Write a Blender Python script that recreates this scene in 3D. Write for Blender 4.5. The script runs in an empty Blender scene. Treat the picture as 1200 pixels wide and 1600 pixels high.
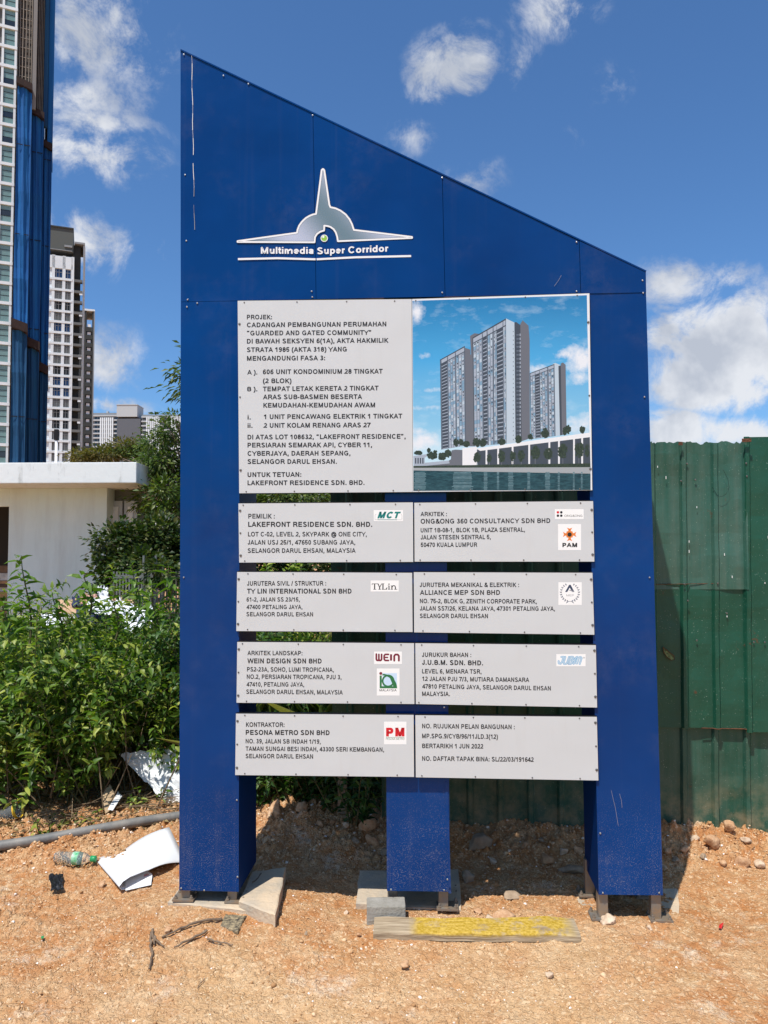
import bpy, bmesh, math, random
import numpy as np
from mathutils import Vector, Matrix
from mathutils.geometry import tessellate_polygon
random.seed(7); rng = np.random.default_rng(7)
sc = bpy.context.scene
COL = sc.collection
R = math.radians

# ------------------------------------------------------------------ camera
CAMH = 1.6; FPX = 1202.0
cd = bpy.data.cameras.new('camera'); cam = bpy.data.objects.new('camera', cd); COL.objects.link(cam)
cd.sensor_fit = 'VERTICAL'; cd.sensor_height = 32.0; cd.lens = FPX / 1600 * 32.0
cd.clip_start = 0.05; cd.clip_end = 6000
MROT = Matrix.Rotation(R(93.0), 4, 'X') @ Matrix.Rotation(-0.004, 4, 'Z')
cam.matrix_world = Matrix.Translation((0, 0, CAMH)) @ MROT
sc.camera = cam
sc.view_settings.view_transform = 'Standard'; sc.view_settings.look = 'None'
sc.view_settings.gamma = 1; sc.view_settings.use_curve_mapping = False
sc.view_settings.exposure = 0.0
M3 = np.array(MROT.to_3x3())

def ray(px, py):
    """unit direction in the world of the line of sight through a point of the 1200x1600 photograph"""
    d = M3 @ np.array([(px - 600) / FPX, (800 - py) / FPX, -1.0])
    return d / np.linalg.norm(d)
def at(px, py, Y):
    d = ray(px, py); t = Y / d[1]
    return np.array([d[0] * t, Y, CAMH + d[2] * t])

# ------------------------------------------------------------------ sun and sky
SUN_EL, SUN_AZ = R(63.8), R(30.0)          # shadows run away from the camera and to the right
sd = bpy.data.lights.new('sun', 'SUN'); sd.energy = 5.0; sd.angle = R(0.53); sd.color = (1.0, 0.955, 0.88)
so = bpy.data.objects.new('sun', sd); COL.objects.link(so)
ldir = Vector((math.sin(SUN_AZ) * math.cos(SUN_EL), math.cos(SUN_AZ) * math.cos(SUN_EL), -math.sin(SUN_EL)))
so.rotation_euler = ldir.to_track_quat('-Z', 'Y').to_euler(); so.location = (-3, -5, 12)

w = bpy.data.worlds.new('World'); sc.world = w; w.use_nodes = True
nt = w.node_tree; N = nt.nodes; L = nt.links; N.clear()
def nd(t, **k):
    n = N.new(t)
    for a, b in k.items(): setattr(n, a, b)
    return n
def mth(op, a, b=None, c=None, clamp=False):
    n = N.new('ShaderNodeMath'); n.operation = op; n.use_clamp = clamp
    for i, v in enumerate((a, b, c)):
        if v is None: continue
        if isinstance(v, (int, float)): n.inputs[i].default_value = v
        else: L.new(v, n.inputs[i])
    return n.outputs[0]
def vmth(op, a, b=None):
    n = N.new('ShaderNodeVectorMath'); n.operation = op
    for i, v in enumerate((a, b)):
        if v is None: continue
        if isinstance(v, (tuple, list)): n.inputs[i].default_value = v
        else: L.new(v, n.inputs[i])
    return n
sky = nd('ShaderNodeTexSky'); sky.sky_type = 'NISHITA'; sky.sun_disc = False
sky.sun_elevation = SUN_EL; sky.sun_rotation = math.pi + SUN_AZ
sky.altitude = 0; sky.air_density = 1.0; sky.dust_density = 0.6; sky.ozone_density = 2.2
tc = nd('ShaderNodeTexCoord')
nz = nd('ShaderNodeTexNoise'); nz.inputs['Scale'].default_value = 15; nz.inputs['Detail'].default_value = 12; nz.inputs['Roughness'].default_value = 0.68; nz.inputs['Distortion'].default_value = .35
L.new(tc.outputs['Generated'], nz.inputs['Vector'])
wz = nd('ShaderNodeTexNoise'); wz.inputs['Scale'].default_value = 5; wz.inputs['Detail'].default_value = 5
L.new(tc.outputs['Generated'], wz.inputs['Vector'])
wo = vmth('SUBTRACT', wz.outputs['Color'], (0.5, 0.5, 0.5))
ws = vmth('SCALE', wo.outputs[0]); ws.inputs['Scale'].default_value = 0.055
wd = vmth('ADD', tc.outputs['Generated'], ws.outputs[0])
CL = [  # px, py, rx, ry, weight
 (120, 50, 120, 70, .9), (200, 80, 60, 44, .62), (140, 165, 80, 34, .66), (150, 205, 90, 24, .66), (140, 245, 95, 34, .85), (115, 385, 85, 48, 1.0),
 (236, 398, 34, 26, .62), (165, 565, 70, 50, .82), (175, 635, 70, 16, .9), (714, 104, 62, 46, 1.15), (868, 14, 60, 34, .8),
 (815, 95, 30, 50, .42), (655, 214, 60, 30, .46), (742, 285, 60, 28, .52), (965, 140, 44, 44, .3), (905, 215, 36, 22, .28),
 (1062, 455, 70, 40, .95), (1140, 440, 40, 28, .7), (1160, 540, 110, 75, 1.5), (1050, 525, 60, 60, .86), (1110, 595, 100, 46, 1.4),
 (1050, 675, 80, 34, 1.4), (1175, 672, 60, 28, 1.4), (1290, 520, 120, 90, 1.0), (-120, 120, 160, 140, .9), (1290, 680, 120, 40, 1.0)]
acc = None
for px, py, rx, ry, wt in CL:
    c = ray(px, py)
    s = vmth('SUBTRACT', wd.outputs[0], tuple(c))
    m = vmth('MULTIPLY', s.outputs[0], (FPX / rx, FPX / max(rx, ry), FPX / ry))
    l = vmth('LENGTH', m.outputs[0])
    q = mth('MULTIPLY_ADD', l.outputs['Value'], -0.72 * wt, wt)
    acc = q if acc is None else mth('MAXIMUM', acc, q)
# the same scattered clouds all over the rest of the sky
gz_ = nd('ShaderNodeTexNoise'); gz_.inputs['Scale'].default_value = 2.6; gz_.inputs['Detail'].default_value = 3
L.new(tc.outputs['Generated'], gz_.inputs['Vector'])
sp = nd('ShaderNodeSeparateXYZ'); L.new(tc.outputs['Generated'], sp.inputs[0])
back = mth('MULTIPLY_ADD', sp.outputs[1], -3.0, 2.1, clamp=True)
gen = mth('MULTIPLY', mth('MULTIPLY_ADD', gz_.outputs['Fac'], 5.0, -2.3), back)
acc = mth('MAXIMUM', acc, mth('MINIMUM', gen, 0.6))
dens = mth('ADD', mth('MAXIMUM', acc, 0.0), mth('MULTIPLY_ADD', nz.outputs['Fac'], 3.4, -1.75))
dens = mth('MULTIPLY', dens, mth('MULTIPLY', acc, 5.0, clamp=True))
mr = nd('ShaderNodeMapRange'); mr.interpolation_type = 'SMOOTHSTEP'
L.new(dens, mr.inputs[0]); mr.inputs[1].default_value = 0.08; mr.inputs[2].default_value = 0.98
above = mth('MULTIPLY', sp.outputs[2], 12.0, clamp=True)
soft = mth('MULTIPLY', acc, 1.7, clamp=True)
cm = mth('MULTIPLY', mth('MULTIPLY', mth('MULTIPLY', mr.outputs[0], soft), 0.95), above)
nz2 = nd('ShaderNodeTexNoise'); nz2.inputs['Scale'].default_value = 14; nz2.inputs['Detail'].default_value = 5
L.new(wd.outputs[0], nz2.inputs['Vector'])
cr = nd('ShaderNodeValToRGB'); L.new(nz2.outputs['Fac'], cr.inputs[0])
cr.color_ramp.elements[0].position = .38; cr.color_ramp.elements[0].color = (5.2, 5.6, 6.4, 1)
cr.color_ramp.elements[1].position = .57; cr.color_ramp.elements[1].color = (8.2, 8.4, 8.8, 1)
gm = nd('ShaderNodeMix'); gm.data_type = 'RGBA'; gm.blend_type = 'MULTIPLY'; gm.inputs[0].default_value = 1
L.new(sky.outputs[0], gm.inputs['A']); gm.inputs['B'].default_value = (0.76, 1.14, 1.50, 1)
mx = nd('ShaderNodeMix'); mx.data_type = 'RGBA'
L.new(cm, mx.inputs[0]); L.new(gm.outputs['Result'], mx.inputs['A']); L.new(cr.outputs[0], mx.inputs['B'])
bg = nd('ShaderNodeBackground'); bg.inputs['Strength'].default_value = 0.10
L.new(mx.outputs['Result'], bg.inputs[0])
ow = nd('ShaderNodeOutputWorld'); L.new(bg.outputs[0], ow.inputs[0])

# ------------------------------------------------------------------ helpers
def tag(o, label=None, cat=None, group=None, kind=None):
    if label: o['label'] = label
    if cat: o['category'] = cat
    if group: o['group'] = group
    if kind: o['kind'] = kind
    return o
def empty(name, loc, rz=0.0):
    o = bpy.data.objects.new(name, None); COL.objects.link(o); o.location = loc; o.rotation_euler = (0, 0, rz)
    o.empty_display_size = 0.1
    return o
def link(name, me, parent=None):
    o = bpy.data.objects.new(name, me); COL.objects.link(o)
    if parent is not None: o.parent = parent
    return o
def mesh(name, verts, faces, mats, parent=None, mi=None, smooth=False, loc=None):
    """verts in the frame of the parent; loc shifts the origin"""
    me = bpy.data.meshes.new(name)
    v = np.asarray(verts, dtype=float)
    if loc is not None: v = v - np.asarray(loc)
    me.from_pydata([tuple(p) for p in v], [], [tuple(int(i) for i in f) for f in faces])
    for m in (mats if isinstance(mats, (list, tuple)) else [mats]): me.materials.append(m)
    if mi is not None: me.polygons.foreach_set('material_index', list(mi))
    if smooth: me.polygons.foreach_set('use_smooth', [True] * len(me.polygons))
    me.update()
    o = link(name, me, parent)
    if loc is not None: o.location = tuple(loc)
    return o
def fast_mesh(name, V, F, mat_, parent=None, smooth=False):
    """V (n,3), F (m,k) all faces with k corners"""
    me = bpy.data.meshes.new(name); V = np.ascontiguousarray(V, dtype=np.float32); F = np.ascontiguousarray(F, dtype=np.int32)
    me.vertices.add(len(V)); me.vertices.foreach_set('co', V.ravel())
    me.loops.add(F.size); me.loops.foreach_set('vertex_index', F.ravel())
    me.polygons.add(len(F)); me.polygons.foreach_set('loop_start', np.arange(0, F.size, F.shape[1], dtype=np.int32))
    if smooth: me.polygons.foreach_set('use_smooth', np.ones(len(F), dtype=bool))
    me.materials.append(mat_); me.update(calc_edges=True)
    return link(name, me, parent)
class MB:
    def __init__(s): s.v = []; s.f = []; s.m = []
    def add(s, V, F, m=0):
        b = len(s.v); s.v += [tuple(p) for p in V]; s.f += [tuple(i + b for i in f) for f in F]; s.m += [m] * len(F); return s
    def box(s, x0, x1, y0, y1, z0, z1, m=0):
        return s.add([(x0,y0,z0),(x1,y0,z0),(x1,y1,z0),(x0,y1,z0),(x0,y0,z1),(x1,y0,z1),(x1,y1,z1),(x0,y1,z1)],
            [(0,3,2,1),(4,5,6,7),(0,1,5,4),(1,2,6,5),(2,3,7,6),(3,0,4,7)], m)
    def prism(s, front, back, m=0):
        n = len(front)
        F = [tuple(range(n)), tuple(range(2*n-1, n-1, -1))] + [(i, i+n, (i+1)%n+n, (i+1)%n) for i in range(n)]
        return s.add(list(front) + list(back), F, m)
    def tube(s, pts, rad, n=8, m=0, cap=True):
        P = [np.array(p, float) for p in pts]; V = []; F = []
        for i, p in enumerate(P):
            t = P[min(i+1, len(P)-1)] - P[max(i-1, 0)]; t = t / (np.linalg.norm(t) + 1e-9)
            a = np.cross(t, (0, 0, 1.0)) if abs(t[2]) < .9 else np.cross(t, (1.0, 0, 0)); a /= np.linalg.norm(a); b = np.cross(t, a)
            r = rad[i] if isinstance(rad, (list, tuple, np.ndarray)) else rad
            for k in range(n):
                c = 2 * math.pi * k / n; V.append(p + r * (a * math.cos(c) + b * math.sin(c)))
        for i in range(len(P)-1):
            for k in range(n):
                F.append((i*n+k, i*n+(k+1)%n, (i+1)*n+(k+1)%n, (i+1)*n+k))
        if cap: F += [tuple(range(n-1, -1, -1)), tuple(range((len(P)-1)*n, len(P)*n))]
        return s.add(V, F, m)
    def build(s, name, mats, parent=None, smooth=False, loc=None, bevel=0):
        o = mesh(name, s.v, s.f, mats, parent, s.m, smooth, loc)
        if bevel:
            bm = bmesh.new(); bm.from_mesh(o.data); bmesh.ops.bevel(bm, geom=bm.edges[:], offset=bevel, segments=2, affect='EDGES', profile=.6)
            bm.to_mesh(o.data); bm.free()
        return o
def copy_obj(o, parent=None):
    c = o.copy(); COL.objects.link(c); c.parent = parent; return c

def mat(name, col, rough=.6, metal=0., var=0., vscale=8., vcol=None, bump=0., bscale=40., spec=.5, bdetail=6, coords='Object', stretch=None, island=0.):
    m = bpy.data.materials.new(name); m.use_nodes = True; t = m.node_tree; n = t.nodes; l = t.links
    p = n['Principled BSDF']; p.inputs['Roughness'].default_value = rough; p.inputs['Metallic'].default_value = metal
    p.inputs['Specular IOR Level'].default_value = spec
    p.inputs['Base Color'].default_value = (*col, 1)
    co = n.new('ShaderNodeTexCoord'); src = co.outputs[coords]
    if stretch:
        mp = n.new('ShaderNodeMapping'); mp.inputs['Scale'].default_value = stretch; l.new(src, mp.inputs[0]); src = mp.outputs[0]
    if var or vcol:
        z = n.new('ShaderNodeTexNoise'); z.inputs['Scale'].default_value = vscale; z.inputs['Detail'].default_value = 8; z.inputs['Roughness'].default_value = .65
        l.new(src, z.inputs['Vector'])
        r = n.new('ShaderNodeValToRGB'); r.color_ramp.elements[0].position = .36; r.color_ramp.elements[1].position = .66
        c2 = vcol if vcol else tuple(min(1, c * (1 + var)) for c in col); c1 = col if vcol else tuple(c * (1 - var) for c in col)
        r.color_ramp.elements[0].color = (*c1, 1); r.color_ramp.elements[1].color = (*c2, 1)
        l.new(z.outputs['Fac'], r.inputs[0]); l.new(r.outputs[0], p.inputs['Base Color'])
    if bump:
        z = n.new('ShaderNodeTexNoise'); z.inputs['Scale'].default_value = bscale; z.inputs['Detail'].default_value = bdetail
        l.new(src, z.inputs['Vector'])
        b = n.new('ShaderNodeBump'); b.inputs['Strength'].default_value = bump; b.inputs['Distance'].default_value = .01
        l.new(z.outputs['Fac'], b.inputs['Height']); l.new(b.outputs[0], p.inputs['Normal'])
    return m
def tools(m):
    t = m.node_tree; n = t.nodes; l = t.links; p = n['Principled BSDF']
    def noise(scale, detail=6, rough=.6, vec=None, stretch=None, coords='Object'):
        z = n.new('ShaderNodeTexNoise'); z.inputs['Scale'].default_value = scale; z.inputs['Detail'].default_value = detail; z.inputs['Roughness'].default_value = rough
        co = n.new('ShaderNodeTexCoord'); s = co.outputs[coords]
        if stretch:
            mp = n.new('ShaderNodeMapping'); mp.inputs['Scale'].default_value = stretch; l.new(s, mp.inputs[0]); s = mp.outputs[0]
        l.new(s, z.inputs['Vector']); return z.outputs['Fac']
    def ramp(f, a, b, ca=(0,0,0), cb=(1,1,1)):
        r = n.new('ShaderNodeValToRGB'); r.color_ramp.elements[0].position = a; r.color_ramp.elements[1].position = b
        r.color_ramp.elements[0].color = (*ca, 1); r.color_ramp.elements[1].color = (*cb, 1); l.new(f, r.inputs[0]); return r.outputs[0]
    def mix(f, a, b, blend='MIX'):
        x = n.new('ShaderNodeMix'); x.data_type = 'RGBA'; x.blend_type = blend
        for s, v in ((x.inputs[0], f), (x.inputs['A'], a), (x.inputs['B'], b)):
            if isinstance(v, (int, float)): s.default_value = v
            elif isinstance(v, tuple): s.default_value = (*v, 1)
            else: l.new(v, s)
        return x.outputs['Result']
    def math_(op, a, b=0., c=0., clamp=False):
        x = n.new('ShaderNodeMath'); x.operation = op; x.use_clamp = clamp
        for i, v in enumerate((a, b, c)):
            if isinstance(v, (int, float)): x.inputs[i].default_value = v
            else: l.new(v, x.inputs[i])
        return x.outputs[0]
    def sep(coords='Object'):
        co = n.new('ShaderNodeTexCoord'); s = n.new('ShaderNodeSeparateXYZ'); l.new(co.outputs[coords], s.inputs[0]); return s.outputs
    def bump(h, strength, dist=.01, prev=None):
        b = n.new('ShaderNodeBump'); b.inputs['Strength'].default_value = strength; b.inputs['Distance'].default_value = dist
        l.new(h, b.inputs['Height'])
        if prev is not None: l.new(prev, b.inputs['Normal'])
        l.new(b.outputs[0], p.inputs['Normal']); return b.outputs[0]
    return dict(n=n, l=l, p=p, noise=noise, ramp=ramp, mix=mix, math=math_, sep=sep, bump=bump)

# value noise for the terrain
def _h(ix, iy, s):
    a = (ix.astype(np.int64) * 374761393 + iy.astype(np.int64) * 668265263 + s * 1274126177) & 0xffffffff
    a = ((a ^ (a >> 13)) * 1103515245) & 0xffffffff
    return ((a ^ (a >> 16)) & 0xffff) / 65535.0
def vnoise(x, y, s=0):
    ix = np.floor(x); iy = np.floor(y); fx = x - ix; fy = y - iy; fx = fx*fx*(3-2*fx); fy = fy*fy*(3-2*fy)
    a = _h(ix, iy, s); b = _h(ix+1, iy, s); c = _h(ix, iy+1, s); d = _h(ix+1, iy+1, s)
    return (a*(1-fx)+b*fx)*(1-fy) + (c*(1-fx)+d*fx)*fy - .5
def fbm(x, y, sc_, o=4, g=.5, s=0):
    r = 0; a = 1.
    for i in range(o): r = r + a * vnoise(x*sc_ + 17.3*i, y*sc_ - 9.1*i, s+i); sc_ *= 2.03; a *= g
    return r
def sst(a, b, x): t = np.clip((x-a)/(b-a), 0, 1); return t*t*(3-2*t)
def height(x, y, fine=True):
    x = np.asarray(x, float); y = np.asarray(y, float)
    near = 1 - sst(9, 14, np.hypot(x, y))
    h = .035 * fbm(x, y, .9, 3) * near * (1 - .8*np.exp(-((y-3.5)/.35)**2)*sst(2.6, 2.0, np.abs(x)))
    h = h + .032 * np.exp(-(((x+.85)/.35)**2 + ((y-3.5)/.25)**2)) + .012 * np.exp(-(((x-.15)/.3)**2 + ((y-3.45)/.15)**2))
    h = h + .13 * sst(3.95, 4.45, y) * (1 - .9*sst(6, 9, y)) * sst(-.95, -.6, x) * near          # spoil bank behind the sign
    h = h + .05 * np.exp(-((y-4.2)/.16)**2) * sst(1.1, 1.5, x)
    h = h + .05 * sst(4.0, 4.5, y) * (1-sst(-1.2, -.7, x)) * near
    h = h - .045 * np.exp(-(((x-.05)/.38)**2 + ((y-3.75)/.2)**2))
    h = h - .035 * np.exp(-(((x-1.55)/.22)**2 + ((y-3.55)/.22)**2))
    h = h - .02 * np.exp(-(((x+1.3)/.3)**2 + ((y-3.6)/.2)**2))
    if fine:
        rough = .35 + .9*sst(3.85, 4.2, y) + .5*np.clip(fbm(x, y, 1.3, 2, s=40)*2, 0, 1)
        hp_ = sst(3.9, 4.1, y); rough = rough * np.maximum(.35 + .9*sst(-.12, .15, fbm(x, y, 1.9, 3, .6, 61)), hp_*1.25) * (1 + .5*hp_*sst(.9, 1.2, x))
        f1 = fbm(x, y, 7, 3, .55, 11); f2 = np.abs(fbm(x, y, 22, 3, .6, 23))
        h = h + near * (.3+rough) * (.016*f1 + .024*f2)
        h = h + near * (.45+.55*rough) * .0075 * np.abs(vnoise(x*70, y*70, 91)) * 2
        clod = np.clip(vnoise(x*38, y*38, 77) - .12, 0, 1)
        h = h + near * (.5+rough) * .014 * clod + near * sst(3.92, 4.15, y) * .045 * np.clip(vnoise(x*17, y*17, 55) - .08, 0, 1)
    return h
def gz(x, y): return float(height(np.array([x]), np.array([y]))[0])
def gnd(px, py, lift=0.0):
    d = ray(px, py); z = 0.0
    for _ in range(12):
        t = (z - CAMH) / d[2]; x, y = d[0]*t, d[1]*t
        z = .5*z + .5*float(height(np.array([x]), np.array([y]), False)[0])
    return np.array([x, y, gz(x, y) + lift])

# ------------------------------------------------------------------ materials
def blue_paint():
    m = mat('blue_painted_sheet', (.001, .025, .15), .2, 0, spec=.2)
    T = tools(m); s = T['sep']()
    big = T['noise'](1.6, 3, .5); spk = T['noise'](210, 2, .5); med = T['noise'](14, 6, .7)
    low = T['math']('MULTIPLY_ADD', s[2], -1.9, 1.15, True)     # road dust splashed over the lower part
    base = T['mix'](T['ramp'](big, .3, .75), (.0004, .032, .150), (.0006, .047, .205))
    streak = T['noise'](1, 5, .6, stretch=(30, 30, 1.2))
    d1 = T['math']('MULTIPLY', T['math']('MULTIPLY', T['math']('ADD', T['ramp'](spk, .56, .66), T['math']('MULTIPLY', T['ramp'](streak, .5, .8), .35)), low), T['ramp'](med, .3, .62))
    scr = T['noise'](1, 3, .5, stretch=(6, 6, 55))
    rain = T['noise'](1, 4, .6, stretch=(26, 26, .5))
    d2 = T['math']('ADD', T['math']('MULTIPLY', T['ramp'](T['noise'](2.4, 4, .6), .5, .8), T['math']('MULTIPLY', T['ramp'](med, .4, .8), .13)), T['math']('MULTIPLY', T['ramp'](rain, .56, .75), .012))
    dust = T['math']('ADD', T['math']('MULTIPLY', d1, .42), d2, clamp=True)
    T['l'].new(T['mix'](dust, base, (.42, .36, .28)), T['p'].inputs['Base Color'])
    T['l'].new(T['math']('MULTIPLY_ADD', dust, .6, .2), T['p'].inputs['Roughness'])
    T['bump'](T['noise'](2.0, 3, .45), .8, .02)
    return m
M_BLUE = blue_paint()
M_BLUED = mat('blue_sheet_shade_tint', (.001, .022, .11), .5, spec=.06)  # post sides and back: shade put into the blue, ground reflections cut
M_PANEL = mat('white_composite_panel', (.59, .605, .615), .38, var=.035, vscale=5, bump=.5, bscale=3.2, bdetail=2)
T = tools(M_PANEL)
gr = T['noise'](1, 6, .7, stretch=(14, 14, 1.6)); gr2 = T['noise'](3.2, 5, .6)
g_ = T['math']('MULTIPLY', T['ramp'](gr, .52, .78), T['math']('MULTIPLY', T['ramp'](gr2, .45, .7), .35))
T['l'].new(T['mix'](g_, (.585, .60, .60), (.46, .43, .38)), T['p'].inputs['Base Color'])
M_EDGE = mat('panel_edge_dark', (.012, .012, .014), .6, spec=.2)
M_INK = mat('black_lettering', (.012, .012, .014), .5)
M_WHITE = mat('white_vinyl', (.8, .8, .8), .4)
M_PATCH = mat('white_logo_sticker', (.86, .86, .84), .35)
M_SCREW = mat('screw_metal', (.6, .6, .58), .3, 1.)
M_SCREWD = mat('dull_screw_metal', (.18, .17, .16), .45, .8)
M_STEEL = mat('galvanised_steel', (.24, .23, .21), .55, .5, vcol=(.34, .24, .15), vscale=22)
def inkm(name, c): return mat(name, c, .45)
M_TEAL = inkm('teal_ink', (.0, .19, .17)); M_RED = inkm('red_ink', (.62, .01, .02)); M_MAROON = inkm('maroon_ink', (.18, .01, .03))
M_GREENI = inkm('green_ink', (.02, .16, .05)); M_ORANGE = inkm('orange_ink', (.75, .2, .03)); M_NAVY = inkm('navy_ink', (.03, .05, .1))
M_CYAN = inkm('cyan_ink', (.02, .32, .58)); M_GREYI = inkm('grey_ink', (.3, .3, .32)); M_PALEI = inkm('pale_blue_ink', (.55, .7, .85))
M_LIME = inkm('lime_ink', (.25, .5, .04)); M_DGREEN = inkm('dark_outline_ink', (.01, .03, .06))
M_SILVER = mat('silver_gradient_print', (.3, .36, .42), .35)
T = tools(M_SILVER); s_ = T['sep']()
wv = T['math']('SINE', T['math']('MULTIPLY_ADD', T['math']('ADD', s_[0], T['math']('MULTIPLY', s_[2], .8)), 13., .4))
T['l'].new(T['ramp'](T['math']('MULTIPLY_ADD', wv, .5, .5), 0, 1, (.13, .2, .24), (.46, .5, .62)), T['p'].inputs['Base Color'])

# ------------------------------------------------------------------ ground
def axis(lo, hi, step, far, gr=1.16):
    a = list(np.arange(lo, hi, step)); s = step; x = a[-1]
    while x < far: s *= gr; x += s; a.append(x)
    s = step; x = lo; b = []
    while x > -far: s *= gr; x -= s; b.append(x)
    return np.array(b[::-1] + a)
gx = axis(-2.35, 2.35, .0066, 3500, 1.13); gy = axis(2.35, 4.75, .0066, 3500, 1.13)
X, Y = np.meshgrid(gx, gy); Z = height(X, Y)
V = np.stack([X.ravel(), Y.ravel(), Z.ravel()], 1); nx = len(gx); ny = len(gy)
I = (np.arange(ny-1)[:, None]*nx + np.arange(nx-1)[None, :]).ravel()
M_SOIL = mat('orange_laterite_soil', (.5, .3, .15), .95, spec=.15)
T = tools(M_SOIL)
big = T['noise'](1.15, 5, .6); md = T['noise'](5.5, 8, .7); fn = T['noise'](48, 7, .75); sy = T['sep']()[1]
vo = T['n'].new('ShaderNodeTexVoronoi'); vo.inputs['Scale'].default_value = 105; cov = T['n'].new('ShaderNodeTexCoord')
wq_ = T['n'].new('ShaderNodeVectorMath'); wq_.operation = 'MULTIPLY_ADD'; nv_ = T['n'].new('ShaderNodeTexNoise'); nv_.inputs['Scale'].default_value = 30; T['l'].new(cov.outputs['Object'], nv_.inputs['Vector'])
T['l'].new(nv_.outputs['Color'], wq_.inputs[0]); wq_.inputs[1].default_value = (.05, .05, .05); T['l'].new(cov.outputs['Object'], wq_.inputs[2]); T['l'].new(wq_.outputs[0], vo.inputs['Vector'])
sv = T['n'].new('ShaderNodeSeparateColor'); T['l'].new(vo.outputs['Color'], sv.inputs[0]); cell = sv.outputs[0]
c = T['mix'](T['ramp'](md, .34, .68), (.56, .33, .155), (.70, .48, .275))
orange = T['math']('MULTIPLY', T['ramp'](T['math']('ADD', big, T['math']('MULTIPLY_ADD', sy, .20, -.58, clamp=True)), .46, .62), T['ramp'](T['noise'](9, 6, .7), .32, .6))
c = T['mix'](T['math']('MULTIPLY', orange, .85), c, (.50, .20, .065))
c = T['mix'](T['math']('MULTIPLY', T['ramp'](T['noise'](2.3, 9, .8), .56, .66), .7), c, (.80, .68, .52))
c = T['mix'](T['math']('MULTIPLY', T['ramp'](cell, .80, .97), .65), c, (.80, .61, .39))
c = T['mix'](T['math']('MULTIPLY', T['ramp'](cell, .22, .03), .0), c, (.4, .2, .1))
c = T['mix'](T['math']('MULTIPLY', T['ramp'](T['math']('SUBTRACT', 1., cell), .80, .98), .45), c, (.36, .18, .08))
c = T['mix'](T['math']('MULTIPLY', T['ramp'](T['math']('SUBTRACT', 1., fn), .57, .70), .42), c, (.30, .14, .055))
T['l'].new(c, T['p'].inputs['Base Color'])
hgt = T['math']('MULTIPLY_ADD', vo.outputs['Distance'], -1.2, T['math']('MULTIPLY', fn, 1.4))
b1 = T['bump'](hgt, .85, .007); T['bump'](T['noise'](16, 6, .7), .6, .02, b1)
g = fast_mesh('ground', V, np.stack([I, I+1, I+nx+1, I+nx], 1), M_SOIL, smooth=True); tag(g, kind='structure')

def ico(sub=1):
    bm = bmesh.new(); bmesh.ops.create_icosphere(bm, subdivisions=sub, radius=1)
    v = np.array([x.co[:] for x in bm.verts]); f = np.array([[q.index for q in x.verts] for x in bm.faces]); bm.free(); return v, f
IV1, IF1 = ico(1); IV2, IF2 = ico(2); IV3, IF3 = ico(3)
def rock_shape(V, seed, amp=.28, flat=.7):
    r = np.random.default_rng(seed); d = np.zeros(len(V))
    for _ in range(14):
        n = r.normal(size=3); n /= np.linalg.norm(n); c_ = r.uniform(.42, .85)
        p = V @ n; V = V - np.clip(p - c_, 0, None)[:, None] * n
    for k in range(4): d += np.sin(V @ r.normal(size=3) * (2+2*k) + r.uniform(0, 6)) * amp / (2+2*k)
    return V * (1 + d)[:, None] * np.array([1, r.uniform(.7, 1), flat])
# pebbles and crumbs that nobody could count
n_p = 36000
px_ = rng.uniform(-2.4, 2.5, n_p); py_ = 2.35 + 2.3*rng.beta(1.1, 1.0, n_p)
dn = fbm(px_, py_, 1.5, 3, s=3); keep = rng.uniform(-.55, .35, n_p) < dn + .6*sst(3.9, 4.15, py_); px_ = px_[keep]; py_ = py_[keep]; n_p = len(px_)
sz = .0016 + .0020*rng.gamma(.9, 1., n_p) + .010*sst(3.85, 4.15, py_)*rng.random(n_p)**2; sz = np.clip(sz, .002, .026)
pz = height(px_, py_)
var = np.stack([rock_shape(IV1.copy(), 100+i) for i in range(12)])
vi = rng.integers(0, 12, n_p); ang = rng.uniform(0, 6.28, n_p); ca, sa = np.cos(ang), np.sin(ang)
PV = var[vi]*sz[:, None, None]
PX = PV[..., 0]*ca[:, None]-PV[..., 1]*sa[:, None]; PY = PV[..., 0]*sa[:, None]+PV[..., 1]*ca[:, None]
PV = np.stack([PX+px_[:, None], PY+py_[:, None], PV[..., 2]+(pz+sz*.15)[:, None]], -1).reshape(-1, 3)
PF = (IF1[None] + (np.arange(n_p)*len(IV1))[:, None, None]).reshape(-1, 3)
M_PEB = mat('pebbles', (.5, .3, .17), .9, spec=.2)
T = tools(M_PEB); gi = T['n'].new('ShaderNodeNewGeometry')
rp = T['n'].new('ShaderNodeValToRGB'); T['l'].new(gi.outputs['Random Per Island'], rp.inputs[0])
for p_, c_ in ((0, (.36, .19, .085)), (.25, (.50, .29, .14)), (.6, (.62, .39, .21)), (.93, (.74, .52, .32)), (1, (.8, .68, .52))):
    e = rp.color_ramp.elements.new(p_); e.color = (*c_, 1)
rp.color_ramp.elements.remove(rp.color_ramp.elements[0]); T['l'].new(rp.outputs[0], T['p'].inputs['Base Color'])
o = fast_mesh('pebbles', PV, PF, M_PEB, smooth=False); tag(o, 'loose pebbles and crumbs of clay scattered over the bare orange soil', 'pebbles', kind='stuff')

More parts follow.
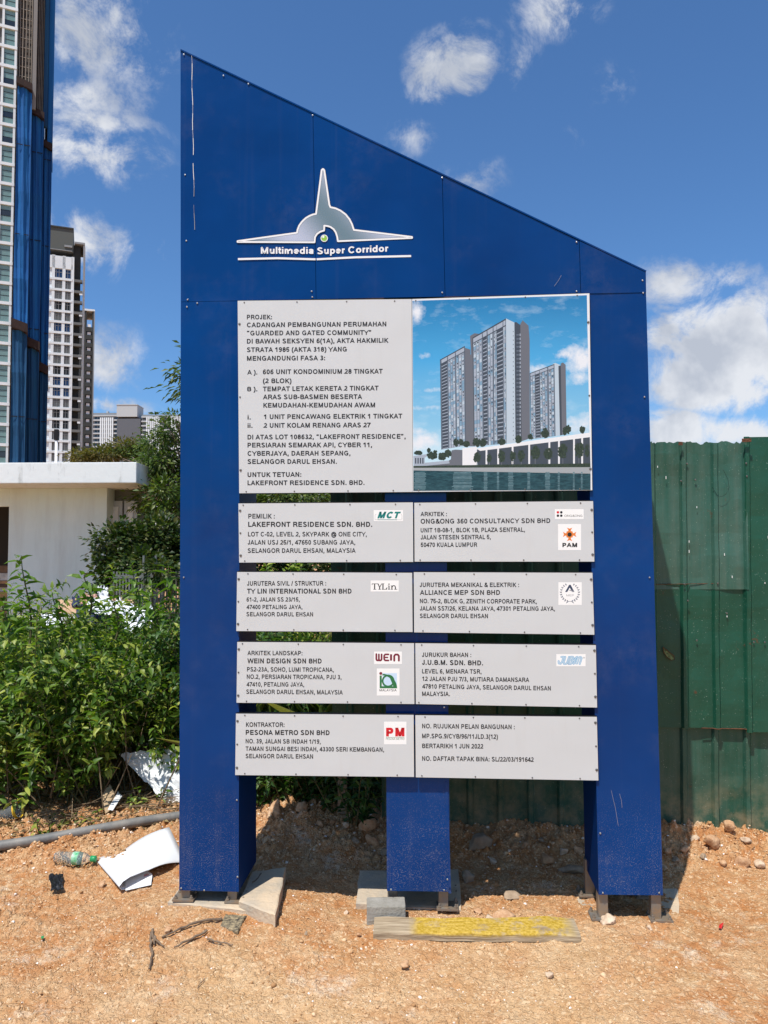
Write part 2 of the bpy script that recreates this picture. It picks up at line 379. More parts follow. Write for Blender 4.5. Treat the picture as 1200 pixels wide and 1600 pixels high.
# rocks that can be picked out
M_ROCKC = mat('clay_rock', (.42, .22, .11), .95, vcol=(.64, .42, .25), vscale=30, bump=.7, bscale=60, spec=.2)
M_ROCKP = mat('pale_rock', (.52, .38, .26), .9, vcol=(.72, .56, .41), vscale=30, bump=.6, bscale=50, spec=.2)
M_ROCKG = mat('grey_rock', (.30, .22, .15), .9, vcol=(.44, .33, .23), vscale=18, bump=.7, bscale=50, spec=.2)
def rock(px, py, wpx, m, label, seed, flat=.7, group=None):
    g_ = gnd(px, py + wpx*.25); r = wpx/2 * g_[1] / FPX
    V = rock_shape(IV3.copy(), seed, .2, flat); V = V + V*(.10*fbm(V[:, 0]*2+seed, V[:, 1]*2+V[:, 2]*3, 1.7, 4, .6, seed))[:, None]*2; V = V * r * 1.18
    o = fast_mesh('rock', V, IF3, m, smooth=True); o.location = (g_[0], g_[1], g_[2] + r*flat*.45); o.rotation_euler = (0, 0, seed)
    tag(o, label, 'rock', group)
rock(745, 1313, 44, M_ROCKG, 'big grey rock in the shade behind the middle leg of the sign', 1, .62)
rock(582, 1311, 26, M_ROCKC, 'oval tan rock lying against a rounder one left of the middle leg', 2, .7)
rock(574, 1294, 27, M_ROCKC, 'rounded brown rock tucked under the plants, behind the oval tan rock', 3, .85)
rock(858, 1524, 15, M_ROCKP, 'small white stone alone on the open soil at lower right', 4, .9)
rock(633, 1510, 21, M_ROCKC, 'single tan lump of clay on the open soil below the yellow plank', 5, .6)
rock(951, 1437, 25, M_ROCKP, 'pale stone against the front left foot of the right post', 6, .7)
rock(788, 1434, 36, M_ROCKC, 'pinkish clod just behind the middle of the yellow plank', 7, .75)
rock(763, 1440, 20, M_ROCKP, 'pale flat stone standing beside the pinkish clod behind the plank', 8, .9)
rock(1162, 1348, 22, M_ROCKC, 'rusty brown stone on the spoil at the right edge near the fence', 9, .8)
rock(1112, 1322, 26, M_ROCKC, 'ochre rock on the spoil heap under the green fence', 10, .7)
rock(1187, 1346, 26, M_ROCKP, 'pale rock at the far right, next to the rusty brown stone', 11, .6)
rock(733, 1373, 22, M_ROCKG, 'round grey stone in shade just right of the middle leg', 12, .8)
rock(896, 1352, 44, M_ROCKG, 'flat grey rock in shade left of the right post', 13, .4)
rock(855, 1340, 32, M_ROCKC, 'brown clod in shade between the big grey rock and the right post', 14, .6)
rock(430, 1268, 34, M_ROCKC, 'sunlit orange clod on top of the bank beside the left post', 15, .8)
rock(472, 1272, 22, M_ROCKC, 'sunlit orange clod on the bank at the edge of the plants', 16, .8)
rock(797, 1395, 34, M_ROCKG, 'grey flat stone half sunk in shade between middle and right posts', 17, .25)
rock(262, 1455, 15, M_ROCKC, 'orange clod lying between the dry twigs', 18, .7)
rock(158, 1384, 14, M_ROCKC, 'small reddish clod next to the black scrap of plastic', 19, .7)
rk = [(905,1330,18),(880,1335,16),(1045,1332,16),(1055,1345,13),(1070,1330,18),(1085,1312,20),(1140,1305,22),(1098,1340,13),(520,1285,15),(540,1293,14),(500,1290,12),(600,1330,15),
      (720,1335,14),(770,1345,15),(820,1325,18),(845,1318,13),(1130,1350,15),(1165,1318,18),(470,1300,10),(556,1318,14),(610,1346,12),(540,1425,9),(745,1425,14),(812,1437,13),(838,1436,12),(1015,1450,12),(560,1463,8),(478,1462,8),(365,1520,7),(690,1526,8),(330,1376,0)]
zone = lambda a, b: ('on the heap under the green fence, right of the sign' if a > 1040 else 'in shade against the right post' if a > 860 and b < 1400 else 'in shade between the middle and right legs' if a > 705 and b < 1400 else 'behind the yellow plank' if a > 705 and b < 1440 else 'in front of the right post' if a > 950 else 'on the bank between left and middle legs' if b < 1360 else 'on the open soil below the left and middle legs')
cnt_z = {}
rk = [r_ for r_ in rk if r_[2]]
for a, b, c_ in rk: cnt_z.setdefault(zone(a, b), []).append((a, b))
ordn = ['leftmost', 'second from left', 'third from left', 'fourth from left', 'fifth from left', 'sixth from left', 'seventh from left', 'eighth from left']
for i, (a, b, c_) in enumerate(rk):
    z_ = zone(a, b); k_ = sorted(cnt_z[z_]).index((a, b)); rock(a, b, c_, (M_ROCKC, M_ROCKP, M_ROCKC, M_ROCKG)[i % 4], ordn[min(k_, 7)]+' small stone '+z_, 40+i, .7, 'small stones around the sign legs')

# ------------------------------------------------------------------ the signboard
TH = R(3.6); OS = np.array([0., 3.46, 0.]); UU = np.array([math.cos(TH), -math.sin(TH), 0]); VV = np.array([math.sin(TH), math.cos(TH), 0])
def S(px, py, wd_=0.):
    d = ray(px, py); o = np.array([0, 0, CAMH]) - OS
    t = (wd_ - o @ VV) / (d @ VV); p = o + d*t
    return np.array([p @ UU, wd_, p[2]])
sign = empty('signboard', tuple(OS), -TH)
tag(sign, 'tall blue project signboard on three legs with sloped top and white text panels', 'signboard')

def sheet(name, quad, w0, th, mats, parent=None, nu=10, nv=10, amp=.0008, seed=1, bev=0):
    """thin sheet from four local corners TL TR BR BL (x,z), front at depth w0"""
    q = [np.array(a, float) for a in quad]; V = []; F = []
    for j in range(nv+1):
        for i in range(nu+1):
            u = i/nu; v = j/nv; p = (q[0]*(1-u)+q[1]*u)*(1-v) + (q[3]*(1-u)+q[2]*u)*v
            e = amp*fbm(np.array([p[0]]), np.array([p[2]]), 3.1, 3, s=seed)[0]*2 if amp else 0
            V.append((p[0], w0+e, p[2]))
    n = len(V); V += [(a, w0+th, c) for a, b, c in V]; k = nu+1
    for j in range(nv):
        for i in range(nu):
            a = j*k+i; F.append((a, a+k, a+k+1, a+1)); F.append((n+a, n+a+1, n+a+k+1, n+a+k))
    mi = [0]*len(F)
    for i in range(nu):
        F.append((i, i+1, n+i+1, n+i)); b = nv*k+i; F.append((b+1, b, n+b, n+b+1))
    for j in range(nv):
        a = j*k; F.append((a+k, a, n+a, n+a+k)); b = a+nu; F.append((b, b+k, n+b+k, n+b))
    mi += [len(mats)-1]*(len(F)-len(mi))
    return mesh(name, V, F, list(mats), parent, mi, True) if False else mesh(name, V, F, list(mats), parent, mi)
# header sheets (sloped top)
tops = [(282, 79), (489, 177.5), (691, 274), (905, 376.5), (1009, 425)]
bots = [(282.5, 471.5), (494, 467.5), (695.5, 463.5), (907.5, 459), (1009.5, 457)]
DEP = .31
for i in range(4):
    g0, g1 = (0.35 if i else 0), (0.35 if i < 3 else 0)
    quad = [S(tops[i][0]+g0, tops[i][1]+g0*.47), S(tops[i+1][0]-g1, tops[i+1][1]-g1*.47), S(bots[i+1][0]-g1, bots[i+1][1]), S(bots[i][0]+g0, bots[i][1])]
    sheet('header_sheet', quad, -.0015*(i % 2), .003, [M_BLUE, M_BLUE], sign, 12, 12, .0012, 5+i)
a, b, c_, d_ = S(*tops[0]), S(*tops[4]), S(*bots[4]), S(*bots[0])
def back(p, dd=DEP): return (p[0], dd, p[2])
mb = MB(); mb.add([back(a), back(b), back(c_), back(d_)], [(0, 1, 2, 3)])
mb.add([(a[0], .003, a[2]-.002), (b[0], .003, b[2]-.002), back(b), back(a)], [(0, 1, 2, 3)])
mb.add([(a[0], .003, a[2]), back(a), back(d_), (d_[0], .003, d_[2])], [(0, 1, 2, 3)]); mb.add([(b[0], .003, b[2]), back(b), back(c_), (c_[0], .003, c_[2])], [(3, 2, 1, 0)])
mb.add([(d_[0], .006, d_[2]), (c_[0], .006, c_[2]), back(c_), back(d_)], [(3, 2, 1, 0)])
mb.build('header_back_and_cap', M_BLUE, sign)
# folded flashing along the sloped top
mb = MB(); e0, e1 = np.array(a), np.array(b); dv = (e1-e0)/np.linalg.norm(e1-e0); up = np.array([-dv[2], 0, dv[0]])
mb.prism([e0+(0, -.004, 0), e1+(0, -.004, 0), e1+up*.006+(0, -.004, 0), e0+up*.006+(0, -.004, 0)], [e0+(0, DEP, 0), e1+(0, DEP, 0), e1+up*.006+(0, DEP, 0), e0+up*.006+(0, DEP, 0)])
mb.build('top_flashing', M_BLUE, sign)
# posts as folded sheet boxes
def post(TL, TR, BR, BL, w0, dep, name='post'):
    q = [S(TL[0], TL[1], w0), S(TR[0], TR[1], w0), S(BR[0], BR[1], w0), S(BL[0], BL[1], w0)]
    nv = 26; k = 7; V = []; F = []
    for j in range(nv+1):
        v = j/nv; l_ = q[0]*(1-v)+q[3]*v; r_ = q[1]*(1-v)+q[2]*v
        ring = [l_+(r_-l_)*(i/(k-1)) for i in range(k)]
        ring = [p + np.array([0, .0016*fbm(np.array([p[0]]), np.array([p[2]]), 4, 2, s=int(TL[0]))[0]*2 if 0 < i < k-1 else 0, 0]) for i, p in enumerate(ring)]
        ring += [np.array([r_[0], w0+dep*t, r_[2]]) for t in (.5, 1)] + [np.array([l_[0], w0+dep*t, l_[2]]) for t in (1, .5)]
        V += ring
    m_ = k+4
    for j in range(nv):
        for i in range(m_): F.append((j*m_+i, (j+1)*m_+i, (j+1)*m_+(i+1) % m_, j*m_+(i+1) % m_))
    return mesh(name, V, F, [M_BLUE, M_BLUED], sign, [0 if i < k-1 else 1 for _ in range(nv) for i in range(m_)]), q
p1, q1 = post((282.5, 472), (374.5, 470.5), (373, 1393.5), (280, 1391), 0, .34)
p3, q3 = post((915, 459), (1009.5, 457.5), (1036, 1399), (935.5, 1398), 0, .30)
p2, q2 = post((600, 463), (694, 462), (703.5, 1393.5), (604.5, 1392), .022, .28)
# lap strip on the right edge of the middle leg
mb = MB(); t0, t1 = S(699.5, 1222, .019), S(705, 1396, .019)
mb.prism([(t0[0]-.012, .019, t0[2]), (t0[0], .019, t0[2]), (t1[0], .019, t1[2]), (t1[0]-.012, .019, t1[2])], [(t0[0]-.012, .021, t0[2]), (t0[0], .03, t0[2]), (t1[0], .03, t1[2]), (t1[0]-.012, .021, t1[2])])
mb.build('sheet_lap', M_BLUE, sign)
# hidden steel framing behind the panels, and the dark stanchion left of the middle leg
x0, x1 = S(374, 700)[0]+.004, S(915, 700)[0]-.004
for yy, xs in ((472, 0), (764, 0), (787.5, 0), (874, 0), (896.5, 0), (983, 0), (1006, 0), (1096, 0), (1118, 0), (1209, 0)):
    z = S(600, yy)[2]
    for u0, u1 in ((x0, q2[0][0]-.012), (q2[1][0]+.012, x1)):
        zl = z if yy in (764, 874, 983, 1096, 1209) else z-.036
        MB().box(u0, u1, .004, .054, zl, zl+.036).build('back_rail', M_EDGE, sign)

# steel feet with base plates and bolts
sm = bmesh.new(); bmesh.ops.create_uvsphere(sm, u_segments=8, v_segments=4, radius=.0042)
for v_ in sm.verts: v_.co.y *= .55
SCREW = bpy.data.meshes.new('screw'); sm.to_mesh(SCREW); sm.free(); SCREW.materials.append(M_SCREW)
SCREWD = SCREW.copy(); SCREWD.materials.clear(); SCREWD.materials.append(M_SCREWD)
def screw(px, py, wd_, parent, dark=False, s_=1.):
    o = link('screw', SCREWD if dark else SCREW, parent); p = S(px, py, wd_); o.location = tuple(p); o.scale = (s_,)*3
feet = [(q1[3][0]+.022, .02, q1[3][2]), (q1[2][0]-.035, .02, q1[2][2]), (q1[3][0]+.022, .28, q1[3][2]), (q1[2][0]-.03, .28, q1[2][2]),
        (q2[3][0]+.022, .05, q2[3][2]), (q2[2][0]-.03, .05, q2[2][2]), (q2[3][0]+.022, .26, q2[3][2]), (q2[2][0]-.022, .26, q2[2][2]),
        (q3[3][0]+.022, .02, q3[3][2]), (q3[2][0]-.024, .02, q3[2][2]), (q3[3][0]+.012, .25, q3[3][2]), (q3[2][0]-.024, .25, q3[2][2])]
bolt = None
for i, (fx, fw, fz) in enumerate(feet):
    wq = OS + UU*fx + VV*fw; zb = float(height(np.array([wq[0]]), np.array([wq[1]]), False)[0]) + (.020 if i//4 < 2 else .008)
    f = MB().box(fx-.021, fx+.021, fw-.0, fw+.042, zb+.008, fz+.05).build('foot', M_STEEL, sign, bevel=.002)
    cx_ = .03 if i % 2 else -.01
    pl = MB().box(fx-.048+cx_*.6, fx+.048+cx_*.6, fw-.022, fw+.062, zb, zb+.008).build('base_plate', M_STEEL, f)
    for bx_, by_ in ((-.036, -.010), (.036, -.010), (-.036, .052), (.036, .052)):
        bb = (fx+cx_*.6+bx_, fw+by_)
        if i == 0 and bolt is None:
            mm = MB(); mm.tube([(0, 0, 0), (0, 0, .017)], .0045, 8); mm.tube([(0, 0, .0), (0, 0, .008)], .0085, 6)
            bolt = mm.build('bolt', M_STEEL, f); ob = bolt
        else: ob = copy_obj(bolt, f)
        ob.location = (bb[0], bb[1], zb+.008)

# ---- printing helpers: everything is laid out on the sign plane
WP = -.0125          # front of the panels
# ---- a plain grotesque alphabet drawn as strokes: cap height 716, stems set by weight
def _arc(cx, cy, rx, ry, a0, a1, n=9):
    return [(cx+rx*math.cos(R(a0+(a1-a0)*i/n)), cy+ry*math.sin(R(a0+(a1-a0)*i/n))) for i in range(n+1)]
def _round(x0, y0, x1, y1, r=None, n=24):          # superellipse outline of a round letter
    cx, cy, rx, ry = (x0+x1)/2, (y0+y1)/2, (x1-x0)/2, (y1-y0)/2; P = []
    for i in range(n):
        a = 2*math.pi*i/n; c, s = math.cos(a), math.sin(a); P.append((cx+rx*math.copysign(abs(c)**.9, c), cy+ry*math.copysign(abs(s)**.9, s)))
    return P
def alphabet(wt):
    h = wt/2; T_ = 716-h; B_ = h; M_ = 375; G = {}
    def g(ch, adv, *st): G[ch] = (adv, st)      # stroke = (points, closed) ; points are centre lines
    g('A', 667, ([(40+h*.4, 0), (333, 690), (627-h*.4, 0)], 'v'), ([(140, 225), (527, 225)], 0))
    g('B', 667, ([(80+h, T_), (80+h, B_)], 'e'), ([(80+h, T_), (360, T_)]+_arc(400, (T_+M_)/2, 140, (T_-M_)/2, 90, -90)+[(80+h, M_)], 0), ([(360, M_)]+_arc(420, (B_+M_)/2, 160, (M_-B_)/2, 90, -90)+[(80+h, B_)], 0))
    g('C', 722, (_arc(370, 358, 320-h, 370-h, 38, 322, 20), 0))
    g('D', 722, ([(85+h, T_), (360, T_)]+_arc(360, 358, 300-h, 358-h, 80, -80, 14)+[(360, B_), (85+h, B_)], 1))
    g('E', 667, ([(612, T_), (80+h, T_), (80+h, B_), (622, B_)], 0), ([(80+h, 372), (585, 372)], 0))
    g('F', 611, ([(585, T_), (80+h, T_), (80+h, 0)], 0), ([(80+h, 350), (530, 350)], 0))
    g('G', 778, (_arc(385, 358, 330-h, 370-h, 42, 330, 20)+[(700-h, 150), (700-h, 330), (400, 330)], 0))
    g('H', 722, ([(80+h, 716), (80+h, 0)], 0), ([(642-h, 716), (642-h, 0)], 0), ([(80+h, 380), (642-h, 380)], 0))
    g('I', 278, ([(139, 716), (139, 0)], 0))
    g('J', 500, ([(425-h, 716), (425-h, 210)]+_arc(235, 200, 190-h, 212-h, 0, -175, 10)+[(35+h, 235)], 0))
    g('K', 667, ([(80+h, 716), (80+h, 0)], 0), ([(600, 716), (110, 240)], 0), ([(270, 400), (620, 0)], 0))
    g('L', 556, ([(78+h, 716), (78+h, B_), (530, B_)], 0))
    g('M', 833, ([(80+h, 0), (80+h, 716), (80+h*1.3, 690), (416, 40), (753-h*1.3, 690), (753-h, 716), (753-h, 0)], 'v'))
    g('N', 722, ([(80+h, 0), (80+h, 716), (80+h*1.2, 700), (642-h*1.2, 16), (642-h, 0), (642-h, 716)], 'v'))
    g('O', 778, (_round(45+h, -12+h, 733-h, 728-h), 1))
    g('P', 667, ([(80+h, 0), (80+h, T_), (400, T_)]+_arc(410, (T_+320)/2, 200-h, (T_-320)/2, 80, -80, 8)+[(400, 320), (80+h, 320)], 0))
    g('Q', 778, (_round(45+h, -12+h, 733-h, 728-h), 1), ([(440, 200), (700, -30)], 0))
    g('R', 722, ([(80+h, 0), (80+h, T_), (430, T_)]+_arc(450, (T_+345)/2, 200-h, (T_-345)/2, 80, -80, 8)+[(430, 345), (80+h, 345)], 0), ([(400, 345), (500, 290), (655, 0)], 0))
    g('S', 667, (_arc(330, 535, 250-h, 193-h, 15, 90, 6)+_arc(310, 535, 240-h, 193-h, 100, 245, 8)+[(330, 365)]+_arc(350, 190, 262-h, 202-h, 62, -90, 9)+_arc(330, 190, 285-h, 202-h, -100, -170, 6), 0))
    g('T', 611, ([(20, T_), (591, T_)], 0), ([(305, T_), (305, 0)], 0))
    g('U', 722, ([(80+h, 716), (80+h, 260)]+_arc(361, 262, 281-h, 274-h, 180, 360, 14)+[(642-h, 716)], 0))
    g('V', 667, ([(40+h*.4, 716), (333, 26), (627-h*.4, 716)], 'v'))
    g('W', 944, ([(40+h*.4, 716), (240, 26), (472, 690), (704, 26), (904-h*.4, 716)], 'v'))
    g('X', 667, ([(45, 716), (622, 0)], 0), ([(622, 716), (45, 0)], 0))
    g('Y', 667, ([(30, 716), (333, 310), (637, 716)], 'v'), ([(333, 330), (333, 0)], 0))
    g('Z', 611, ([(50, T_), (545, T_), (60, B_), (580, B_)], 0))
    g('0', 556, (_round(42+h, -12+h, 514-h, 722-h), 1))
    g('1', 556, ([(110, 560-h), (210, 590), (315, 690), (315, 0)], 'v'))
    g('2', 556, (_arc(280, 500, 225-h, 218-h, 165, 0, 9)+_arc(250, 480, 255-h, 200, -5, -50, 3)+[(60, B_), (515, B_)], 0))
    g('3', 556, (_arc(265, 535, 200-h, 186-h, 160, -80, 10)+[(240, M_+8)], 0), ([(240, M_+8)]+_arc(268, 197, 240-h, 200-h, 80, -165, 12), 0))
    g('4', 556, ([(375, 0), (375, 690), (45, 210), (530, 210)], 'v'))
    g('5', 556, ([(480, T_), (145, T_), (95, 340)]+_arc(270, 235, 240-h, 240-h, 125, -160, 13), 0))
    g('6', 556, (_round(45+h, -12+h, 515-h, 460-h), 1), (_arc(320, 330, 275-h, 392-h, 48, 180, 10)+[(45+h, 230)], 0))
    g('7', 556, ([(50, T_-4), (490, T_-4)]+[(340, 420), (240, 200), (215, 0)], 'v'))
    g('8', 556, (_round(60+h, 375-h*.5, 496-h, 722-h), 1), (_round(40+h, -12+h, 516-h, 390+h*.3), 1))
    g('9', 556, (_round(42+h, 255+h, 510-h, 722-h), 1), (_arc(240, 375, 272-h, 390-h, 0, -130, 10), 0))
    d = h*1.05
    g('.', 278, ([(139, 0), (139, 2*d)], 0)); g(',', 278, ([(139, 2*d), (139, 0), (100, -110)], 0)); g(':', 278, ([(139, 0), (139, 2*d)], 0), ([(139, 520-2*d), (139, 520)], 0))
    g('-', 333, ([(35, 260), (298, 260)], 0)); g('/', 330, ([(60, -10), (270, 728)], 0))
    g('(', 333, (_arc(420, 260, 320, 500, 115, 245, 12), 0)); g(')', 333, (_arc(-87, 260, 320, 500, 65, -65, 12), 0))
    g('\u201c', 500, ([(130, 490), (130, 590), (190, 716)], 0), ([(310, 490), (310, 590), (370, 716)], 0)); g('\u201d', 500, ([(130, 716), (130, 610), (80, 490)], 0), ([(310, 716), (310, 610), (260, 490)], 0))
    g('&', 667, ([(640, 0), (215, 500)]+_arc(315, 580, 125-h*.3, 140-h, 200, -20, 8)+[(430, 520), (200, 360)]+_arc(270, 190, 225-h, 200-h, 130, 290, 8)+[(470, 90), (600, 330)], 0))
    g('@', 1015, (_arc(510, 260, 450-h, 465-h, -60, 300, 28), 0), (_round(330, 90, 640, 470), 1), ([(690, 480), (640, 130), (740, 100), (880, 250)], 0))
    g(' ', 278)
    x = 519; a = x-h
    def ln(ch, adv, *st): G[ch] = (adv, st)
    ln('i', 240, ([(120, x), (120, 0)], 0), ([(120, 716), (120, 616)], 0)); ln('l', 240, ([(120, 716), (120, 0)], 0)); ln('r', 345, ([(65+h, x), (65+h, 0)], 0), ([(65+h, 300), (90+h, 400), (190, a-15), (335, a-5)], 0))
    ln('o', 570, (_round(38+h, -10+h, 532-h, 529-h), 1)); ln('d', 580, (_round(38+h, -10+h, 515-h, 529-h), 1), ([(515-h, 716), (515-h, 0)], 0)); ln('p', 580, (_round(65+h, -10+h, 542-h, 529-h), 1), ([(65+h, x), (65+h, -200)], 0))
    ln('e', 560, ([(60, 270), (515-h, 270)]+_arc(282, 262, 240-h, 267-h, 8, 320, 16), 0)); ln('t', 320, ([(150, 690), (150, 110), (200, h), (310, h)], 0), ([(20, x-h*.8), (300, x-h*.8)], 0))
    ln('u', 570, ([(60+h, x), (60+h, 190)]+_arc(270, 200, 210-h, 210-h, 180, 300, 8)+[(505-h, 200)], 0), ([(505-h, x), (505-h, 0)], 0))
    ln('m', 850, ([(60+h, x), (60+h, 0)], 0), ([(60+h, 330)]+_arc(235, 340, 190-h, 188-h, 165, 0, 8)+[(425-h*.5, 0)], 0), ([(425-h*.5, 330)]+_arc(600, 340, 195-h, 188-h, 165, 0, 8)+[(795-h, 0)], 0))
    ln('a', 560, ([(75, 370)]+_arc(270, 380, 200-h, 149-h, 160, 0, 8)+[(465-h, 0)], 0), (_arc(250, 150, 205-h, 155-h, 60, 330, 12)+[(465-h, 160)], 0), ([(465-h, 300), (330, 290), (200, 290-h*.3)], 0))
    return G
_AL = {}
def _ribbon(pts, hw, kind):
    """mitred ribbon, flat ends; kind v: straight limbs butted together"""
    if kind == 'v':
        V = []; F = []
        for a, b in zip(pts[:-1], pts[1:]):
            a = np.array(a, float); b = np.array(b, float); d = (b-a)/np.linalg.norm(b-a); q = np.array([-d[1], d[0]])*hw
            e = hw*.6 if abs(d[0]) > .05 else 0; a = a-d*e; b = b+d*e; k = len(V); Q = [a-q, b-q, b+q, a+q]
            V += [np.array([p[0], min(max(p[1], 0), 716)]) for p in Q]; F.append((k, k+1, k+2, k+3))
        return V, F
    P = [np.array(p, float) for p in pts]; Q = [P[0]]
    for p in P[1:]:
        if np.linalg.norm(p-Q[-1]) > 4: Q.append(p)
    P = Q; closed = kind == 1
    if closed and np.linalg.norm(P[0]-P[-1]) < 4: P = P[:-1]
    n = len(P); V = []
    for i in range(n):
        a = P[i-1] if (i or closed) else None; b = P[(i+1) % n] if (i < n-1 or closed) else None
        d0 = (P[i]-a)/np.linalg.norm(P[i]-a) if a is not None else None; d1 = (b-P[i])/np.linalg.norm(b-P[i]) if b is not None else None
        if d0 is None: d0 = d1
        if d1 is None: d1 = d0
        n0 = np.array([-d0[1], d0[0]]); n1 = np.array([-d1[1], d1[0]]); m_ = n0+n1; l = np.linalg.norm(m_)
        m_ = m_/l if l > 1e-6 else n0; k = min(1/max(m_ @ n0, .38), 1.45 if kind == 'v' else 2.2)
        V += [P[i]+m_*hw*k, P[i]-m_*hw*k]
    F = [(2*i, 2*i+1, 2*((i+1) % n)+1, 2*((i+1) % n)) for i in range(n if closed else n-1)]
    return V, F
def glyphs(text, offset=0.0, shear=0.0, sp_=1.0):
    """offset: stroke weight in thousandths of the em"""
    wt = offset; G = _AL.setdefault(wt, alphabet(wt)); V = []; F = []; x = 0; Zs = []
    for ch in text:
        adv, st = G[ch]
        for si, (pts, kind) in enumerate(st):
            v, f = _ribbon(pts, wt/2, 0 if kind == 'e' else kind); b = len(V); V += [(p[0]+x, p[1]) for p in v]; F += [tuple(i+b for i in q) for q in f]; Zs += [si*.3]*len(v)
        x += adv*sp_
    V = np.array(V); V[:, 0] += V[:, 1]*shear; V[:, 1] = np.clip(V[:, 1], -230, 730); glyphs.z = Zs
    return V, F
CAPH = 716.
def text_px(text, x0, x1, yb0, yb1, cap, offset=95, shear=0., bend=None, sp_=1.0):
    """glyph vertices in photograph coordinates"""
    V, F = glyphs(text, offset, shear, sp_); mn, mxx = V[:, 0].min(), V[:, 0].max()
    t = (V[:, 0]-mn)/(mxx-mn); X_ = x0+t*(x1-x0); Y_ = yb0+(yb1-yb0)*t - V[:, 1]*cap/CAPH
    if bend: Y_ = Y_ + bend*4*t*(1-t)
    return np.stack([X_, Y_], 1), F
class Print:
    def __init__(s, ox=0, oy=0, k=1.): s.v = []; s.f = []; s.m = []; s.mats = []; s.o = (ox, oy, k)
    def mi(s, m):
        if m not in s.mats: s.mats.append(m)
        return s.mats.index(m)
    def raw(s, P, F, m, layer, dz=None):
        ox, oy, k = s.o; b = len(s.v)
        s.v += [tuple(S(ox+p[0]/k, oy+p[1]/k, WP-.0002-.00007*(layer+(dz[i] if dz else 0)))) for i, p in enumerate(P)]
        s.f += [tuple(i+b for i in f) for f in F]; s.m += [s.mi(m)]*len(F)
    def poly(s, P, m, layer=0):
        if len(P) <= 4: F = [tuple(range(len(P)))]
        else: F = [tuple(t) for t in tessellate_polygon([[Vector((p[0], p[1], 0)) for p in P]])]
        s.raw(P, F, m, layer)
    def rect(s, x0, y0, x1, y1, m, layer=0): s.poly([(x0, y0), (x1, y0), (x1, y1), (x0, y1)], m, layer)
    def disc(s, x, y, r, m, layer=0, ry=None, n=20): s.poly([(x+r*math.cos(i*2*math.pi/n), y+(ry or r)*math.sin(i*2*math.pi/n)) for i in range(n)], m, layer)
    def ring(s, x, y, r0, r1, m, layer=0, a0=0, a1=360, n=28):
        P = []
        for i in range(n+1):
            a = R(a0+(a1-a0)*i/n); P += [(x+r0*math.cos(a), y+r0*math.sin(a)), (x+r1*math.cos(a), y+r1*math.sin(a))]
        s.raw(P, [(2*i, 2*i+1, 2*i+3, 2*i+2) for i in range(n)], m, layer)
    def stroke(s, pts, wd_, m, layer=0, closed=False, caps=True):
        P = [np.array(p, float) for p in pts]; n = len(P)
        for i in range(n if closed else n-1):
            a, b = P[i], P[(i+1) % n]; d = b-a; l = np.linalg.norm(d)
            if l < 1e-6: continue
            q = np.array([-d[1], d[0]])/l*wd_/2; s.raw([a-q, b-q, b+q, a+q], [(0, 1, 2, 3)], m, layer+.05*(i % 2))
        if caps:
            for i, p in enumerate(P): s.disc(p[0], p[1], wd_/2, m, layer+.12+.03*(i % 3), n=8)
    def text(s, t, x0, x1, yb, cap, m, layer=1, offset=95, shear=0., yb1=None, bend=None):
        P, F = text_px(t, x0, x1, yb, yb if yb1 is None else yb1, cap, offset, shear, bend); s.raw(P, F, m, layer, glyphs.z)
    def build(s, name, parent):
        o = mesh(name, s.v, s.f, s.mats, parent, s.m)
        return o

# ---- emblem on the header
WP_save = WP; WP = 0.0
WP = -.0034
P = Print(340, 230, 3.529)
A1 = [(438,472),(441,455),(450,432),(466,410),(486,391),(508,378),(526,371),(543,368)]
A2 = [(622,331),(650,337),(678,350),(706,371),(727,397),(741,425),(751,456)]
outl = [(110,518)] + A1 + [(546,345),(574,126),(581,120),(588,127),(616,318)] + A2 + [(1072,495),(1072,500),(663,518),(660,495),(652,470),(640,452),(622,439),(604,434),(588,432),(587,459),(565,466),(548,478),(537,495),(534,524),(110,522)]
P.poly(outl, M_SILVER, 0)
P.stroke(outl, 13, M_DGREEN, .4, True)
P.stroke(outl, 9.5, M_WHITE, .9, True)
P.disc(588, 502, 20, M_WHITE, .5); P.disc(588, 502, 16, M_LIME, .8); P.disc(583, 494, 6, M_PATCH, 1.1)
P.stroke([(112,617),(330,612),(540,618)], 11, M_WHITE, .5, caps=False); P.stroke([(546,618),(760,607),(1067,600)], 11, M_WHITE, .5, caps=False)
P.build('emblem', sign)
for t_, a_, b_, c1_, c2_ in (('Multimedia', 238, 528, 587, 588), ('Super', 549, 701, 590, 585), ('Corridor', 720, 941, 585, 575)):
    P = Print(340, 230, 3.529); P.text(t_, a_, b_, c1_, 37, M_WHITE, .8, 150, yb1=c2_); P.build('lettering', sign)
# pale scratch down the first sheet
P = Print(); pts = [(299.5+.5*math.sin(i*1.3)+(i/22)*4.5, 86+i*13) for i in range(22)]
for i in range(21):
    if i not in (12, 17): P.stroke(pts[i:i+2], .3+.5*abs(math.sin(i*2.1)), M_GREYI if i > 15 else M_PATCH, 0, caps=False)
P.build('scratch', sign)['kind'] = 'stuff'
for x0_, y0_, x1_, y1_ in ((955,1235,966,1290),(968,1240,972,1262),(877,430,866,447)):
    P = Print(); P.stroke([(x0_, y0_), ((x0_+x1_)/2+1, (y0_+y1_)/2), (x1_, y1_)], .4, M_GREYI, 0, caps=False); P.build('scratch', sign)
# screws of the blue sheets
for a_, b_ in ((287,85),(349,118),(388,131),(289,273),(291,376),(488.5,180),(691,277.5),(691,457),(488,464),(293,468),(308,473.5),(292,479.5),(901,378),(901,455),(1004,438),(1005,457.5),(487,455),
               (287,902),(1015,902),(370,1250),(371,1370),(283,1388),(319,1391),(1007,620),(938,1302),(942,1395),(1030,1395),(611,1390),(694,1391),(699,1374),(694,1105)):
    screw(a_, b_, -.003, sign)

